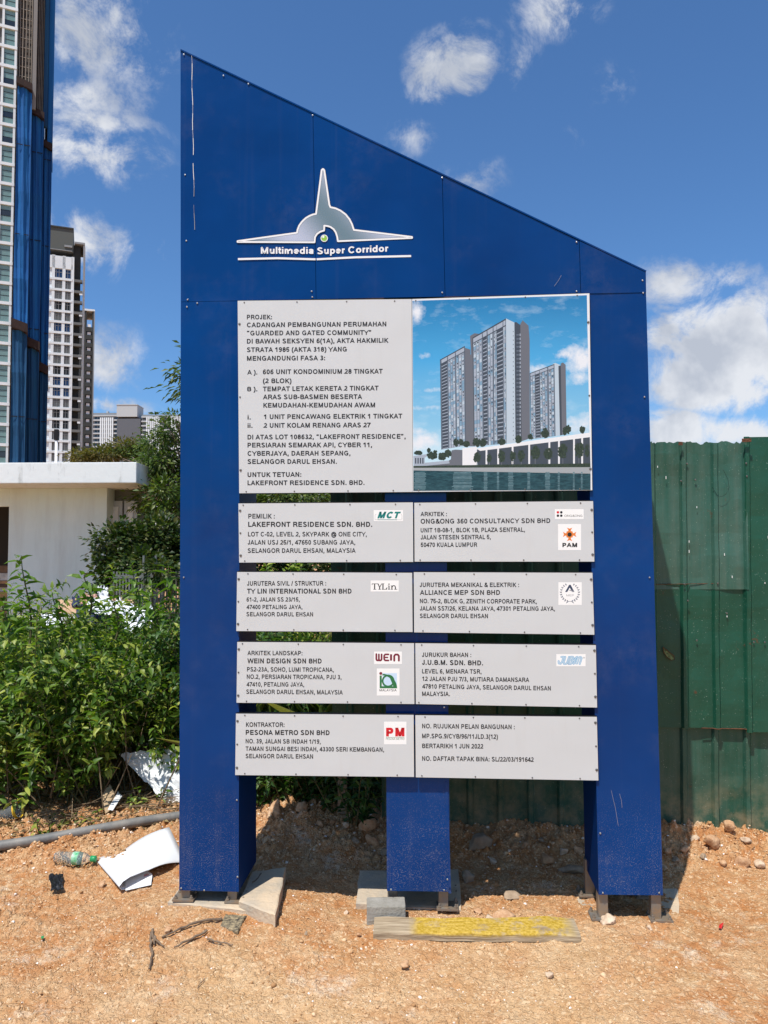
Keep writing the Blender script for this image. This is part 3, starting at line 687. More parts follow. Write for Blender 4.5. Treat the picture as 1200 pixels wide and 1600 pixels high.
# ---- the panels with their lettering
def panel(TL, TR, BR, BL, label, seed):
    wp = -.0125
    o = sheet('information_panel', [S(*TL, wp), S(*TR, wp), S(*BR, wp), S(*BL, wp)], wp, .005, [M_PANEL, M_EDGE], sign, 14, 8, 0, seed)
    # dark channel behind it, showing as a thin line round the panel
    ex = .004; q = [S(*TL, wp), S(*TR, wp), S(*BR, wp), S(*BL, wp)]
    q = [q[0]+(-.0, 0, ex), q[1]+(.0, 0, ex), q[2]+(.0, 0, -ex*.6), q[3]+(0, 0, -ex*.6)]
    mb = MB(); mb.prism([(p[0], -.0070, p[2]) for p in q], [(p[0], -.0025, p[2]) for p in q]); mb.build('edge_channel', M_EDGE, o)
    o['label'] = label
    W_ = TR[0]-TL[0]; H_ = BL[1]-TL[1]
    r = random.Random(seed); n = 4; mlist = []
    for i in range(n):
        t = (i+.08+r.uniform(-.03, .03))/(n-.84) * .92 + .015
        for top in (0, 1):
            u = min(max(t+r.uniform(-.02, .02), .015), .985)
            xt = TL[0]+W_*u; yt = TL[1]+(TR[1]-TL[1])*u+2.6; xb = BL[0]+(BR[0]-BL[0])*u; yb = BL[1]+(BR[1]-BL[1])*u-2.6
            screw(xt if top else xb, yt if top else yb, -.0135, o, True, .8)
    for v in (.12, .5, .88):
        xx = (TL[0]*(1-v)+BL[0]*v+2.5) if TL[0] < 500 else (TR[0]*(1-v)+BR[0]*v-2.5)
        yy = TL[1]*(1-v)+BL[1]*v
        screw(xx, yy, -.0135, o, True, 1. if v == .5 else 1.4)
    return o
WP = -.0125
def lines(par, ox, oy, L_):
    for t_, x0, x1, b0, b1, cap in L_:
        P = Print(ox, oy, 4.); P.text(t_, x0, x1, b0, cap, M_INK, 1, 156 if cap > 30.5 or par is pa else 144, yb1=b1); P.build('text_line', par)
pa = panel((371.3,470),(643.2,467.3),(645,768.7),(373.7,770.7), 'large white panel with the project description', 21)
lines(pa, 360, 460, [
 ('PROJEK:',103,260,156,156,29),('CADANGAN PEMBANGUNAN PERUMAHAN',103,975,206,200,30),('\u201cGUARDED AND GATED COMMUNITY\u201d',103,880,257,253,30),
 ('DI BAWAH SEKSYEN 6(1A), AKTA HAKMILIK',103,988,308,302,30),('STRATA 1985 (AKTA 318) YANG',103,728,361,357,30),('MENGANDUNGI FASA 3:',103,592,415,412,30),
 ('A ).',105,168,501,501,29),('606 UNIT KONDOMINIUM 28 TINGKAT',203,952,499,495,30),('(2 BLOK)',203,382,555,555,30),('B ).',105,168,606,606,29),
 ('TEMPAT LETAK KERETA 2 TINGKAT',203,926,606,600,30),('ARAS SUB-BASMEN BESERTA',203,824,656,654,30),('KEMUDAHAN-KEMUDAHAN AWAM',205,905,708,706,30),
 ('i.',107,127,782,782,29),('1 UNIT PENCAWANG ELEKTRIK 1 TINGKAT',208,1074,780,775,30),('ii.',107,138,834,834,29),('2 UNIT KOLAM RENANG ARAS 27',203,878,834,831,30),
 ('DI ATAS LOT 108632, \u201cLAKEFRONT RESIDENCE\u201d,',107,1095,907,902,30),('PERSIARAN SEMARAK API, CYBER 11,',107,885,957,955,30),
 ('CYBERJAYA, DAERAH SEPANG,',107,750,1009,1007,30),('SELANGOR DARUL EHSAN.',107,665,1060,1059,30),('UNTUK TETUAN:',107,443,1142,1140,30),('LAKEFRONT RESIDENCE SDN. BHD.',107,838,1193,1191,30)])
pb = panel((372.5,786.7),(645.2,785),(645.7,878),(373.7,879), 'white panel for the owner with a teal logo', 22)
lines(pb, 360, 780, [('PEMILIK :',112,277,121,121,30),('LAKEFRONT RESIDENCE SDN. BHD.',111,886,173,173,32),('LOT C-02, LEVEL 2, SKYPARK @ ONE CITY,',110,852,233,233,29),
 ('JALAN USJ 25/1, 47650 SUBANG JAYA,',108,780,284,284,29),('SELANGOR DARUL EHSAN, MALAYSIA',108,783,336,335,29)])
P = Print(360, 780, 4.); P.rect(896, 68, 1079, 137, M_PATCH, 0); P.text('MCT', 918, 1066, 120, 42, M_TEAL, 1, 190, .3)
P.stroke([(912,92),(904,100),(904,128),(1068,128),(1072,122),(1072,100),(1066,92)], 1.6, M_GREYI, .5, caps=False)
for i in range(22): P.rect(920+i*5.6, 126, 923.6+i*5.6, 131, M_TEAL, .8)
P.build('logo', pb)
pc = panel((370.5,893.7),(644,895),(644.7,987.5),(369.2,986), 'white panel for the civil engineer with a black serif logo', 23)
lines(pc, 360, 780, [('JURUTERA SIVIL / STRUKTUR :',104,598,541,540,29),('TY LIN INTERNATIONAL SDN BHD',104,757,590,590,31),('61-2, JALAN SS 23/15,',101,433,640,640,27),('47400 PETALING JAYA,',100,450,687,687,27),('SELANGOR DARUL EHSAN',100,517,732,733,27)])
P = Print(360, 780, 4.); P.rect(877, 508, 1052, 577, M_PATCH, 0)
bb = 565; tt = 527
P.rect(884, tt, 920, tt+3.5, M_INK, 1); P.rect(884, tt, 887, tt+10, M_INK, 1.2); P.rect(898, tt, 905, bb, M_INK, 1.4); P.rect(893, bb-3, 911, bb, M_INK, 1.2)   # T
P.poly([(918,tt),(925,tt),(934,tt+20),(930,tt+24)], M_INK, 1); P.poly([(944,tt),(949,tt),(934,tt+26),(930,tt+24)], M_INK, 1.3); P.rect(929.5, tt+22, 936, bb, M_INK, 1.5); P.rect(925, bb-3, 941, bb, M_INK, 1.2)  # Y
P.rect(950, tt, 957, bb, M_INK, 1); P.rect(946, tt, 962, tt+3, M_INK, 1.2); P.poly([(946,bb-3.2),(970,bb-3.2),(978,bb-14),(981,bb-14),(978,bb),(946,bb)], M_INK, 1.4)   # L
P.disc(991, tt+4, 4.2, M_INK, 1); P.rect(988, tt+13, 994.5, bb, M_INK, 1.2); P.rect(984, bb-3, 999, bb, M_INK, 1.4); P.rect(984, tt+13, 994, tt+16, M_INK, 1.5)  # i
P.rect(1006, tt+13, 1012.5, bb, M_INK, 1); P.rect(1002, bb-3, 1017, bb, M_INK, 1.2); P.rect(1002, tt+13, 1012, tt+16, M_INK, 1.4)
P.ring(1021, tt+23.5, 7.2, 13, M_INK, 1.5, 180, 360, 12); P.rect(1028, tt+23, 1034.5, bb, M_INK, 1.1); P.rect(1024, bb-3, 1043, bb, M_INK, 1.3)  # n
P.build('logo', pc)
pd = panel((370.7,1003),(647,1005),(647.5,1100),(369.5,1098), 'white panel for the landscape architect with two logos', 24)
lines(pd, 360, 990, [('ARKITEK LANDSKAP:',106,450,135,136,28),('WEIN DESIGN SDN BHD',106,570,186,187,31),('PS2-23A, SOHO, LUMI TROPICANA,',104,646,237,240,28),('NO.2, PERSIARAN TROPICANA, PJU 3,',102,694,283,286,28),('47410, PETALING JAYA,',100,461,331,332,28),('SELANGOR DARUL EHSAN, MALAYSIA',99,703,377,381,28)])
P = Print(360, 990, 4.); P.rect(898, 112, 1072, 190, M_PATCH, 0)
sw = 11
P.stroke([(912,128),(912,160),(916,167),(924,168),(928,162),(928,130)], sw, M_MAROON, 1); P.stroke([(928,162),(932,168),(940,168),(945,160),(945,130)], sw, M_MAROON, 1.4)
P.stroke([(988,130),(968,130),(961,138),(961,160),(968,168),(988,168)], sw, M_MAROON, 1); P.stroke([(963,149),(986,149)], 9, M_MAROON, 1.4, caps=False)
P.stroke([(1004,129),(1004,169)], sw+2, M_MAROON, 1, caps=False)
P.stroke([(1024,169),(1024,140),(1031,131),(1046,131),(1053,140),(1053,169)], sw+1, M_MAROON, 1)
P.rect(915, 218, 1057, 387, M_PATCH, 0)
P.rect(950, 247, 1041, 342, M_PALEI, .6)
P.disc(940, 249, 9.5, M_MAROON, 1); P.rect(933, 262, 946, 342, M_GREENI, 1.2); P.rect(933, 329, 1041, 342, M_GREENI, 1.5)
P.ring(986, 296, 29, 40, M_GREENI, 1.8); P.ring(952, 342, 78, 90, M_GREENI, 1.25, -82, 0, 20); P.rect(950, 252, 966, 262, M_GREENI, 1.4); P.poly([(990,262),(1018,282),(1036,329),(1018,329),(1006,300)], M_GREENI, 1.1)
P.text('MALAYSIA', 932, 1039, 361, 15, M_INK, 1, 110); P.build('logo', pd)
pe = panel((368.7,1115),(646.3,1117),(647,1214),(367.5,1211), 'white panel for the contractor with a red logo', 25)
lines(pe, 360, 990, [('KONTRAKTOR:',97,338,583,584,29),('PESONA METRO SDN BHD',96,620,633,635,31),('NO. 39, JALAN SB INDAH 1/19,',95,564,686,689,28),('TAMAN SUNGAI BESI INDAH, 43300 SERI KEMBANGAN,',95,960,733,739,28),('SELANGOR DARUL EHSAN',95,517,779,782,28)])
P = Print(360, 990, 4.); P.rect(960, 550, 1100, 692, M_PATCH, 0); P.text('PM', 973, 1089, 643, 55, M_RED, 1, 205); P.text('PESONA METRO', 972, 1088, 664, 12, M_GREENI, 1, 90); P.stroke([(972,648.5),(1088,648.5)], 2, M_GREENI, .6, caps=False); P.build('logo', pe)
pf = panel((647.3,785.5),(926.7,783),(928.7,877.5),(647.8,877.5), 'white panel for the architect with an orange star logo', 26)
lines(pf, 640, 780, [('ARKITEK :',68,233,106,106,27),('ONG&ONG 360 CONSULTANCY SDN BHD',69,879,153,149,30),('UNIT 1B-08-1, BLOK 1B, PLAZA SENTRAL,',69,720,208,204,28),('JALAN STESEN SENTRAL 5,',69,507,252,250,28),('50470 KUALA LUMPUR',69,423,299,298,28)])
P = Print(640, 780, 4.); P.rect(908, 62, 1088, 124, M_PATCH, 0); P.rect(928, 155, 1072, 318, M_PATCH, 0)
for a_, b_, m_ in ((927,82,M_RED),(948,82,M_INK),(927,103,M_INK),(948,103,M_INK)): P.disc(a_, b_, 8, m_, 1)
P.text('ONG&ONG', 967, 1080, 110, 13, M_INK, 1, 90)
for k in range(4):
    a0 = k*math.pi/2
    for sg in (-1, 1):
        pts = [(0, 0), (14, sg*0), (40, sg*14), (33, sg*4), (33, 0)]
        pts = [(10, 0), (12, sg*13), (26, sg*7), (42, sg*17), (36, 0)]
        P.poly([(1000+x_*math.cos(a0)-y_*math.sin(a0), 220+x_*math.sin(a0)+y_*math.cos(a0)) for x_, y_ in pts], M_ORANGE, .8+.1*k)
    a1 = a0+math.pi/4; P.poly([(1000+x_*math.cos(a1)-y_*math.sin(a1), 220+x_*math.sin(a1)+y_*math.cos(a1)) for x_, y_ in ((8,-6),(25,-5),(25,5),(8,6))], M_ORANGE, 1.3)
P.disc(1000, 221, 13.5, M_INK, 1.8); P.text('PAM', 955, 1048, 300, 27, M_INK, 1, 180); P.build('logo', pf)
pg = panel((646.5,894),(925.7,895),(928.7,991.7),(647,988), 'white panel for the mechanical engineer with a laurel wreath logo', 27)
lines(pg, 640, 780, [('JURUTERA MEKANIKAL & ELEKTRIK :',63,684,549,549,28),('ALLIANCE MEP SDN BHD',64,565,598,598,30),('NO. 75-2, BLOK G, ZENITH CORPORATE PARK,',64,795,650,653,28),('JALAN SS7/26, KELANA JAYA, 47301 PETALING JAYA,',64,908,696,698,28),('SELANGOR DARUL EHSAN',64,490,743,744,28)])
P = Print(640, 780, 4.); P.rect(930, 519, 1076, 661, M_PATCH, 0)
P.poly([(972,580),(997,535),(1007,535),(1004,547),(985,580)], M_NAVY, 1); P.poly([(1001,535),(1007,535),(1030,580),(1017,580),(998,548)], M_NAVY, 1.3); P.poly([(992,567),(1022,580),(1029,580),(1012,567)], M_GREYI, 1.5)
P.text('MEP', 980, 1027, 607, 12, M_GREYI, 1, 90)
for sg in (-1, 1):
    for k in range(10):
        a0 = R(100 + k*15.5) if sg < 0 else R(80 - k*15.5); cx_, cy_ = 1002+56*math.cos(a0), 584+56*math.sin(a0)
        for ofs, rr_ in ((.55, 1), (-.55, 1)):
            d0 = a0 + sg*-1*(math.pi/2) + ofs*(1 if sg < 0 else -1); ln = 15-.5*k
            ex_, ey_ = cx_+ln*math.cos(d0), cy_+ln*math.sin(d0); nx_, ny_ = -math.sin(d0)*3, math.cos(d0)*3
            P.poly([(cx_, cy_), ((cx_+ex_)/2+nx_, (cy_+ey_)/2+ny_), (ex_, ey_), ((cx_+ex_)/2-nx_, (cy_+ey_)/2-ny_)], M_NAVY, 1+.03*(k % 3))
P.stroke([(978,651),(990,641),(1004,638)], 2.2, M_NAVY, 1, caps=False); P.stroke([(1028,651),(1014,641),(1000,638)], 2.2, M_NAVY, 1.2, caps=False); P.build('logo', pg)
ph = panel((648.9,1005),(931,1008),(933,1105.5),(649.7,1100), 'white panel for the quantity surveyor with a cyan logo', 28)
lines(ph, 640, 990, [('JURUKUR BAHAN :',77,385,146,147,28),('J.U.B.M. SDN. BHD.',78,459,195,199,31),('LEVEL 6, MENARA TSR,',78,449,249,251,28),('12 JALAN PJU 7/3, MUTIARA DAMANSARA',78,748,296,303,28),('47810 PETALING JAYA, SELANGOR DARUL EHSAN',78,883,343,356,28),('MALAYSIA.',78,252,390,391,28)])
P = Print(640, 990, 4.); P.rect(917, 128, 1100, 204, M_PATCH, 0)
def sl(pts): return [(x_+(193-y_)*.32, y_) for x_, y_ in pts]
for pts in ([(925,172),(930,186),(942,188),(948,178),(948,146),(934,146)], [(958,146),(958,178),(964,189),(976,189),(982,178),(982,146)],
            [(992,189),(992,146),(1006,146),(1012,156),(1004,166),(996,166)], [(1004,166),(1014,176),(1006,189),(992,189)],
            [(1024,189),(1024,152),(1032,146),(1038,152),(1038,186)], [(1044,186),(1044,152),(1052,146),(1062,152),(1062,189)]):
    P.stroke(sl(pts), 12, M_CYAN, .8); P.stroke(sl(pts), 6.5, M_PATCH, 1.6); P.stroke(sl(pts), 2.2, M_CYAN, 2.4)
P.ring(1090, 151, 3, 4.6, M_INK, 1, n=12); P.build('logo', ph)
pi_ = panel((649,1117.5),(932.5,1120),(935,1219.5),(649.7,1214.5), 'white panel with the reference numbers and no logo', 29)
lines(pi_, 640, 990, [('NO. RUJUKAN PELAN BANGUNAN :',78,657,592,598,29),('MP.SPG.9/CYB/96/11JLD.3(12)',78,552,654,659,29),('BERTARIKH 1 JUN 2022',78,460,716,719,29),('NO. DAFTAR TAPAK BINA: SL/22/03/191642',78,775,795,802,29)])

# ---- the picture panel
pj = panel((643.9,467.2),(921,458.3),(925.5,766),(645.3,768.7), 'square panel printed with a picture of towers by a lake', 30)
def pr(name, c, rough=.22): return mat(name, c, rough)
P = Print(640, 450, 4.)
M_PSKY = mat('printed_sky', (.1, .35, .6), .2); T = tools(M_PSKY); s_ = T['sep']()
zt, zb_ = S(780, 470)[2], S(780, 700)[2]
tt_ = T['math']('DIVIDE', T['math']('SUBTRACT', zt, s_[2]), zt-zb_, clamp=True)
skc = T['n'].new('ShaderNodeValToRGB'); T['l'].new(tt_, skc.inputs[0])
for p_, c_ in ((.4, (.07, .36, .66)), (.85, (.24, .52, .72))):
    e = skc.color_ramp.elements.new(p_); e.color = (*c_, 1)
skc.color_ramp.elements[0].color = (.02, .19, .42, 1); skc.color_ramp.elements[-1].color = (.5, .7, .8, 1)
T['l'].new(T['mix'](T['math']('MULTIPLY', T['ramp'](T['noise'](7, 6, .6, stretch=(1, 1, 2.2)), .52, .8), .45), skc.outputs[0], (.62, .76, .84)), T['p'].inputs['Base Color'])
col_in = T['p'].inputs['Base Color'].links[0].from_socket
cnz = T['noise'](16, 7, .65); acc2 = None
for cx_, cy_, rx_, ry_, wt_ in ((1070,450,110,100,1.25),(960,420,75,40,1.),(45,150,55,85,1.),(85,965,120,60,1.1),(60,900,60,26,.8),(1080,850,110,70,1.),(90,428,40,26,.6),(790,512,70,30,.9),(110,750,100,22,.6),(1060,560,80,50,.9),(140,640,120,18,.5)):
    c0_ = S(640+cx_/4, 450+cy_/4); ax_ = T['math']('MULTIPLY', T['math']('SUBTRACT', s_[0], float(c0_[0])), 1/(rx_/4*.00288)); az_ = T['math']('MULTIPLY', T['math']('SUBTRACT', s_[2], float(c0_[2])), 1/(ry_/4*.00288))
    q_ = T['math']('MULTIPLY_ADD', T['math']('SQRT', T['math']('ADD', T['math']('MULTIPLY', ax_, ax_), T['math']('MULTIPLY', az_, az_))), -wt_*.75, wt_)
    acc2 = q_ if acc2 is None else T['math']('MAXIMUM', acc2, q_)
acc2 = T['math']('MAXIMUM', acc2, 0.)
cm_ = T['math']('MULTIPLY', T['math']('ADD', acc2, T['math']('MULTIPLY_ADD', cnz, 2.2, -1.15)), T['math']('MULTIPLY', acc2, 4., clamp=True))
T['l'].new(T['mix'](T['ramp'](cm_, .10, 1.0), col_in, (.74, .77, .80)), T['p'].inputs['Base Color'])
M_PW = mat('printed_border', (.74, .76, .78), .3)
cF = [pr('printed_facade_light', (.36, .41, .48)), pr('printed_facade_mid', (.14, .17, .21)), pr('printed_facade_dark', (.055, .065, .08)), pr('printed_gable_pale', (.46, .55, .62)), pr('printed_gable_grey', (.14, .145, .165)), pr('printed_glass_blue', (.2, .33, .45)), pr('printed_slab_white', (.76, .77, .78))]
M_PTREE = mat('printed_tree', (.012, .02, .012), .3, vcol=(.05, .075, .04), vscale=160); M_PGREY = pr('printed_lawn', (.34, .36, .37))
M_PWAT = mat('printed_water', (.006, .028, .036), .2, vcol=(.03, .09, .105), vscale=40, stretch=(1, 1, 4)); M_PWATL = mat('printed_reflection', (.16, .25, .28), .2, vcol=(.06, .14, .16), vscale=60, stretch=(1, 1, 6))
P.poly([(16,72),(1122,34),(1140,1262),(24,1272)], M_PW, 0)
P.poly([(18,80),(1108,45),(1131,1262),(24,1268)], M_PSKY, .5)
rr = random.Random(4)
def bil(q, u, v): return ((q[0][0]*(1-u)+q[1][0]*u)*(1-v)+(q[3][0]*(1-u)+q[2][0]*u)*v, (q[0][1]*(1-u)+q[1][1]*u)*(1-v)+(q[3][1]*(1-u)+q[2][1]*u)*v)
def face(q, m, ly): P.poly(q, m, ly)
def sub(q, u0, u1, v0, v1, m, ly): P.poly([bil(q, u0, v0), bil(q, u1, v0), bil(q, u1, v1), bil(q, u0, v1)], m, ly)
def facade(q, bays, rows, ly, darkframe=.012):
    P.poly(q, cF[1], ly)
    for (u0, u1, kind) in bays:
        sub(q, u0, u1, .0, .05, cF[0], ly+.2); sub(q, u0, u1, .0, .008, cF[2], ly+.4)
        for r_ in range(rows):
            v0 = .06+.94*r_/rows; v1 = v0+.94/rows*.66
            if kind == 'b':
                sub(q, u0, u1, v0, v1, cF[2], ly+.2); sub(q, u0, u1, v1, v1+.006, cF[0], ly+.3)
            else:
                nn = 3 if kind == 'w3' else 2
                for k in range(nn):
                    a_ = u0+(u1-u0)*(k+.08)/nn; b2 = u0+(u1-u0)*(k+.86)/nn
                    sub(q, a_, b2, v0, v1+.010, rr.choice([cF[0], cF[0], cF[5], cF[3]]), ly+.2)
                    if rr.random() < .55: sub(q, a_+(b2-a_)*.3, b2-(b2-a_)*.1, v0+.004, v1-.004, rr.choice([cF[5], cF[2], cF[1]]), ly+.45)
        sub(q, u0-.012, u0, .03, 1, cF[2], ly+.6)
    sub(q, 0, 1, 0, .012, cF[2], ly+.7); sub(q, 0, .02, 0, 1, cF[2], ly+.7); sub(q, .985, 1, 0, 1, cF[2], ly+.7)
    sub(q, 0, 1, .052, .06, cF[2], ly+.7)
face([(340,372),(380,385),(392,990),(352,990)], cF[4], 1.3); facade([(190,448),(345,362),(352,985),(198,1010)], [(.06,.28,'b'),(.32,.6,'w3'),(.64,.97,'w3')], 27, 1.5)
face([(378,300),(405,283),(432,286),(436,400),(384,420)], cF[4], 1.3); face([(378,420),(396,400),(404,990),(392,990)], cF[4], 1.35)
facade([(393,310),(602,190),(606,972),(402,990)], [(.02,.28,'w3'),(.31,.42,'b'),(.45,.6,'w2'),(.63,.72,'w2'),(.73,.9,'b'),(.92,.99,'w2')], 28, 1.5)
face([(602,190),(655,216),(662,965),(606,972)], cF[3], 1.5)
face([(655,216),(665,212),(698,235),(700,962),(662,965)], cF[2], 1.5); face([(692,225),(706,202),(743,235),(750,320),(753,940),(700,958)], cF[4], 1.7)
for k in range(26): P.rect(668, 290+k*25, 684, 296+k*25, cF[1], 1.7); P.rect(688, 285+k*25, 694, 300+k*25, cF[0], 1.7); P.rect(646, 268+k*27, 650, 276+k*27, cF[1], 1.7)
facade([(752,532),(905,475),(912,925),(757,945)], [(.02,.2,'w2'),(.22,.38,'b'),(.4,.7,'w3'),(.75,.97,'w2')], 22, 1.3)
face([(895,475),(910,468),(940,480),(950,920),(912,925)], cF[3], 1.25); face([(930,488),(952,482),(958,918),(940,922)], cF[2], 1.5); face([(945,472),(958,465),(975,480),(982,915),(952,918)], cF[4], 1.7)
# podium, trees and water
P.poly([(420,1010),(1126,915),(1130,1098),(426,1108)], cF[2], 2.3)
P.poly([(418,1003),(1127,903),(1128,932),(440,1018)], cF[6], 2.6)
for x_ in (480, 553, 643, 747, 873, 933, 1027, 1078):
    yt = 1016-(x_-440)*.125; P.rect(x_-5, yt, x_+6, 1102-(x_-440)*.008, cF[6], 2.5)
P.poly([(95,1096),(235,1085),(258,1070),(262,1015),(285,1010),(335,1012),(335,1112),(95,1112)], cF[4], 2.4); P.poly([(95,1092),(245,1078),(250,1096),(95,1112)], cF[0], 2.6)
P.poly([(330,1002),(420,992),(424,1110),(330,1112)], cF[6], 2.5); P.poly([(24,1050),(110,1038),(118,1046),(95,1060),(95,1112),(26,1112)], cF[0], 2.3)
for k in range(4): P.rect(34+k*15, 1062, 42+k*15, 1098, cF[2], 2.6)
def ptree(x_, y_, w_, h_, n_=70, ly=2.8):
    for _ in range(n_):
        a_ = rr.uniform(0, 6.28); q_ = rr.random()**.6; P.disc(x_+w_*q_*math.cos(a_), y_+h_*q_*math.sin(a_), rr.uniform(.16, .34)*w_+1.2, M_PTREE, ly+rr.random()*.3, n=7)
for x_, y_, w_, h_ in ((422,1060,20,30),(498,1062,14,26),(575,1050,19,36),(645,1050,16,30),(698,1048,20,34),(785,1030,26,38),(865,1035,24,34),(958,1018,28,42),(1058,1012,26,46),(1110,1015,14,38),
    (140,1048,28,18),(205,1052,24,20),(55,1030,22,8),(240,1035,18,22),(290,965,16,22),(320,965,14,18),(355,975,18,18),(420,965,22,26),(458,968,20,24),(576,960,20,18),(680,945,18,22),(755,930,14,16),(845,908,22,28),(970,895,12,24),(990,885,16,26),(1080,885,16,20),(120,1015,10,14),(160,1025,10,10)):
    ptree(x_, y_, w_, h_)
for x_ in (422,498,575,645,698,785,865,958,1058): P.rect(x_-2, 1060, x_+2, 1106, cF[4], 2.7)
P.poly([(24,1112),(1130,1096),(1131,1120),(24,1124)], M_PTREE, 3.2); P.poly([(24,1122),(1131,1118),(1131,1162),(24,1140)], M_PGREY, 3.0)
P.poly([(24,1140),(1131,1160),(1131,1262),(24,1268)], M_PWAT, 3.0)
for x0_, x1_ in ((26,105),(262,400),(462,488),(545,560),(615,650),(735,755),(845,880),(925,940),(1020,1032),(1070,1082)):
    for k in range(14):
        y_ = 1150+k*8; e_ = rr.uniform(0, .25)*(x1_-x0_); P.rect(max(x0_+e_*.5, 26), y_, x1_-e_*.6, y_+rr.uniform(3, 6.5), M_PWATL, 3.2)
P.build('printed_picture', pj)
WP = WP_save

# ------------------------------------------------------------------ concrete footings under the legs
M_CONC = mat('old_concrete', (.40, .35, .28), .95, vcol=(.66, .50, .33), vscale=5, bump=.5, bscale=60)
def slab(pts, top, th, label, cat='concrete slab', m=M_CONC, name='concrete_slab', seed=3):
    """outline of photograph points lying on the ground at height top"""
    W_ = []
    for a_, b_ in pts:
        d = ray(a_, b_); t = (top-CAMH)/d[2]; W_.append(np.array([d[0]*t, d[1]*t, top]))
    r = random.Random(seed); Q = []
    for i, p in enumerate(W_):
        q_ = W_[(i+1) % len(W_)]
        for k in range(5): Q.append(p+(q_-p)*k/5+(np.array([r.uniform(-.004, .004), r.uniform(-.004, .004), r.uniform(-.003, .002)]) if k else 0))
    c0 = sum(Q)/len(Q); n = len(Q)
    mb = MB(); inner = [c0+(p-c0)*.93+(0, 0, .003) for p in Q]
    V = [c0+(0, 0, .003)]+inner+Q+[p*(1, 1, 0)+(0, 0, top-th) for p in Q]
    F = [(0, 1+i, 1+(i+1) % n) for i in range(n)]
    for k in (0, 1): F += [(1+k*n+i, 1+(k+1)*n+i, 1+(k+1)*n+(i+1) % n, 1+k*n+(i+1) % n) for i in range(n)]
    o = mesh(name, V, F, m, None, loc=(c0[0], c0[1], top-th)); tag(o, label, cat); return o
slab([(262,1410),(287,1382),(445,1358),(432,1428)], .040, .12, 'cracked concrete slab under the left leg of the sign', 'concrete footing', name='concrete_footing')
slab([(556,1412),(562,1360),(716,1358),(720,1422)], .012, .10, 'pale concrete footing under the middle leg of the sign', 'concrete footing', name='concrete_footing', seed=5)
slab([(898,1448),(902,1392),(1060,1388),(1062,1452)], -.003, .08, 'low concrete footing under the right leg of the sign', 'concrete footing', name='concrete_footing', seed=8)
slab([(373,1409),(393,1362),(447,1355),(430,1430)], .066, .06, 'broken corner slab tilted beside the left leg, partly in sun', seed=9)

# block, plank, tile
M_BLOCK = mat('grey_cement_block', (.26, .24, .2), .92, vcol=(.37, .345, .30), vscale=18, bump=.5, bscale=90)
a_ = gnd(573, 1446); b_ = gnd(634, 1444); dirx = (b_-a_); ln = np.linalg.norm(dirx[:2])
z0 = min(a_[2], b_[2])-.012
o = MB().box(0, ln, 0, .095, 0, .088).build('cement_block', M_BLOCK, bevel=.006); o.location = (a_[0], a_[1], z0); o.rotation_euler = (0, 0, math.atan2(dirx[1], dirx[0]))
tag(o, 'grey cement block lying in front of the middle leg, behind the plank', 'block')
M_PLANK = mat('weathered_plank', (.36, .27, .17), .85, vcol=(.5, .4, .27), vscale=6, stretch=(1, 12, 12), bump=.6, bscale=8)
T = tools(M_PLANK); s_ = T['sep']('Generated')
msk = T['math']('MULTIPLY', T['ramp'](T['noise'](9, 6, .75), .35, .47), T['ramp'](s_[0], .17, .22)); msk = T['math']('MULTIPLY', msk, T['ramp'](s_[2], .45, .7))
msk = T['math']('MULTIPLY', msk, T['ramp'](s_[0], .93, .99, (1,1,1), (0,0,0)))
wood = T['mix'](T['ramp'](T['noise'](6, 8, .65, stretch=(1, 14, 14)), .35, .68), (.24, .17, .10), (.5, .4, .27))
yel = T['mix'](T['ramp'](T['noise'](70, 4, .6), .4, .6), (.38, .235, .008), (.56, .38, .07))
T['l'].new(T['mix'](msk, wood, yel), T['p'].inputs['Base Color'])
a_ = gnd(583, 1471); b_ = gnd(908, 1473); dirx = b_-a_; ln = np.linalg.norm(dirx[:2]); z0 = .5*(a_[2]+b_[2])-.008
mb = MB(); V = []; F = []; n = 40
for i in range(n+1):
    t = i/n; x_ = t*ln; e_ = .004*math.sin(t*9)+.003*math.sin(t*31); wd_ = .125-.01*math.sin(t*5); zz = .006*math.sin(t*3.1)
    tp = .034+.002*math.sin(t*17)
    V += [(x_, e_, zz), (x_, e_+.002, zz+tp-.006), (x_, e_+.008, zz+tp), (x_, e_+wd_, zz+tp+.004), (x_, e_+wd_+.003, zz)]
for i in range(n):
    for k in range(5): F.append((i*5+k, (i+1)*5+k, (i+1)*5+(k+1) % 5, i*5+(k+1) % 5))
F += [(0, 1, 2, 3, 4), tuple(n*5+k for k in (4, 3, 2, 1, 0))]
o = mesh('wooden_plank', V, F, M_PLANK); o.location = (a_[0], a_[1], z0); o.rotation_euler = (R(1.0), 0, math.atan2(dirx[1], dirx[0]))
tag(o, 'old timber plank with flaking yellow paint lying in front of the sign', 'plank')
M_TILE = mat('mud_spattered_tile', (.02, .02, .02), .7, vcol=(.42, .33, .19), vscale=60, bump=.5, bscale=60)
slab([(344,1447),(352,1428),(386,1431),(372,1455)], .024, .013, 'square black base cap spattered with mud lying before the left leg', 'base cap', M_TILE, 'base_cap', 12)

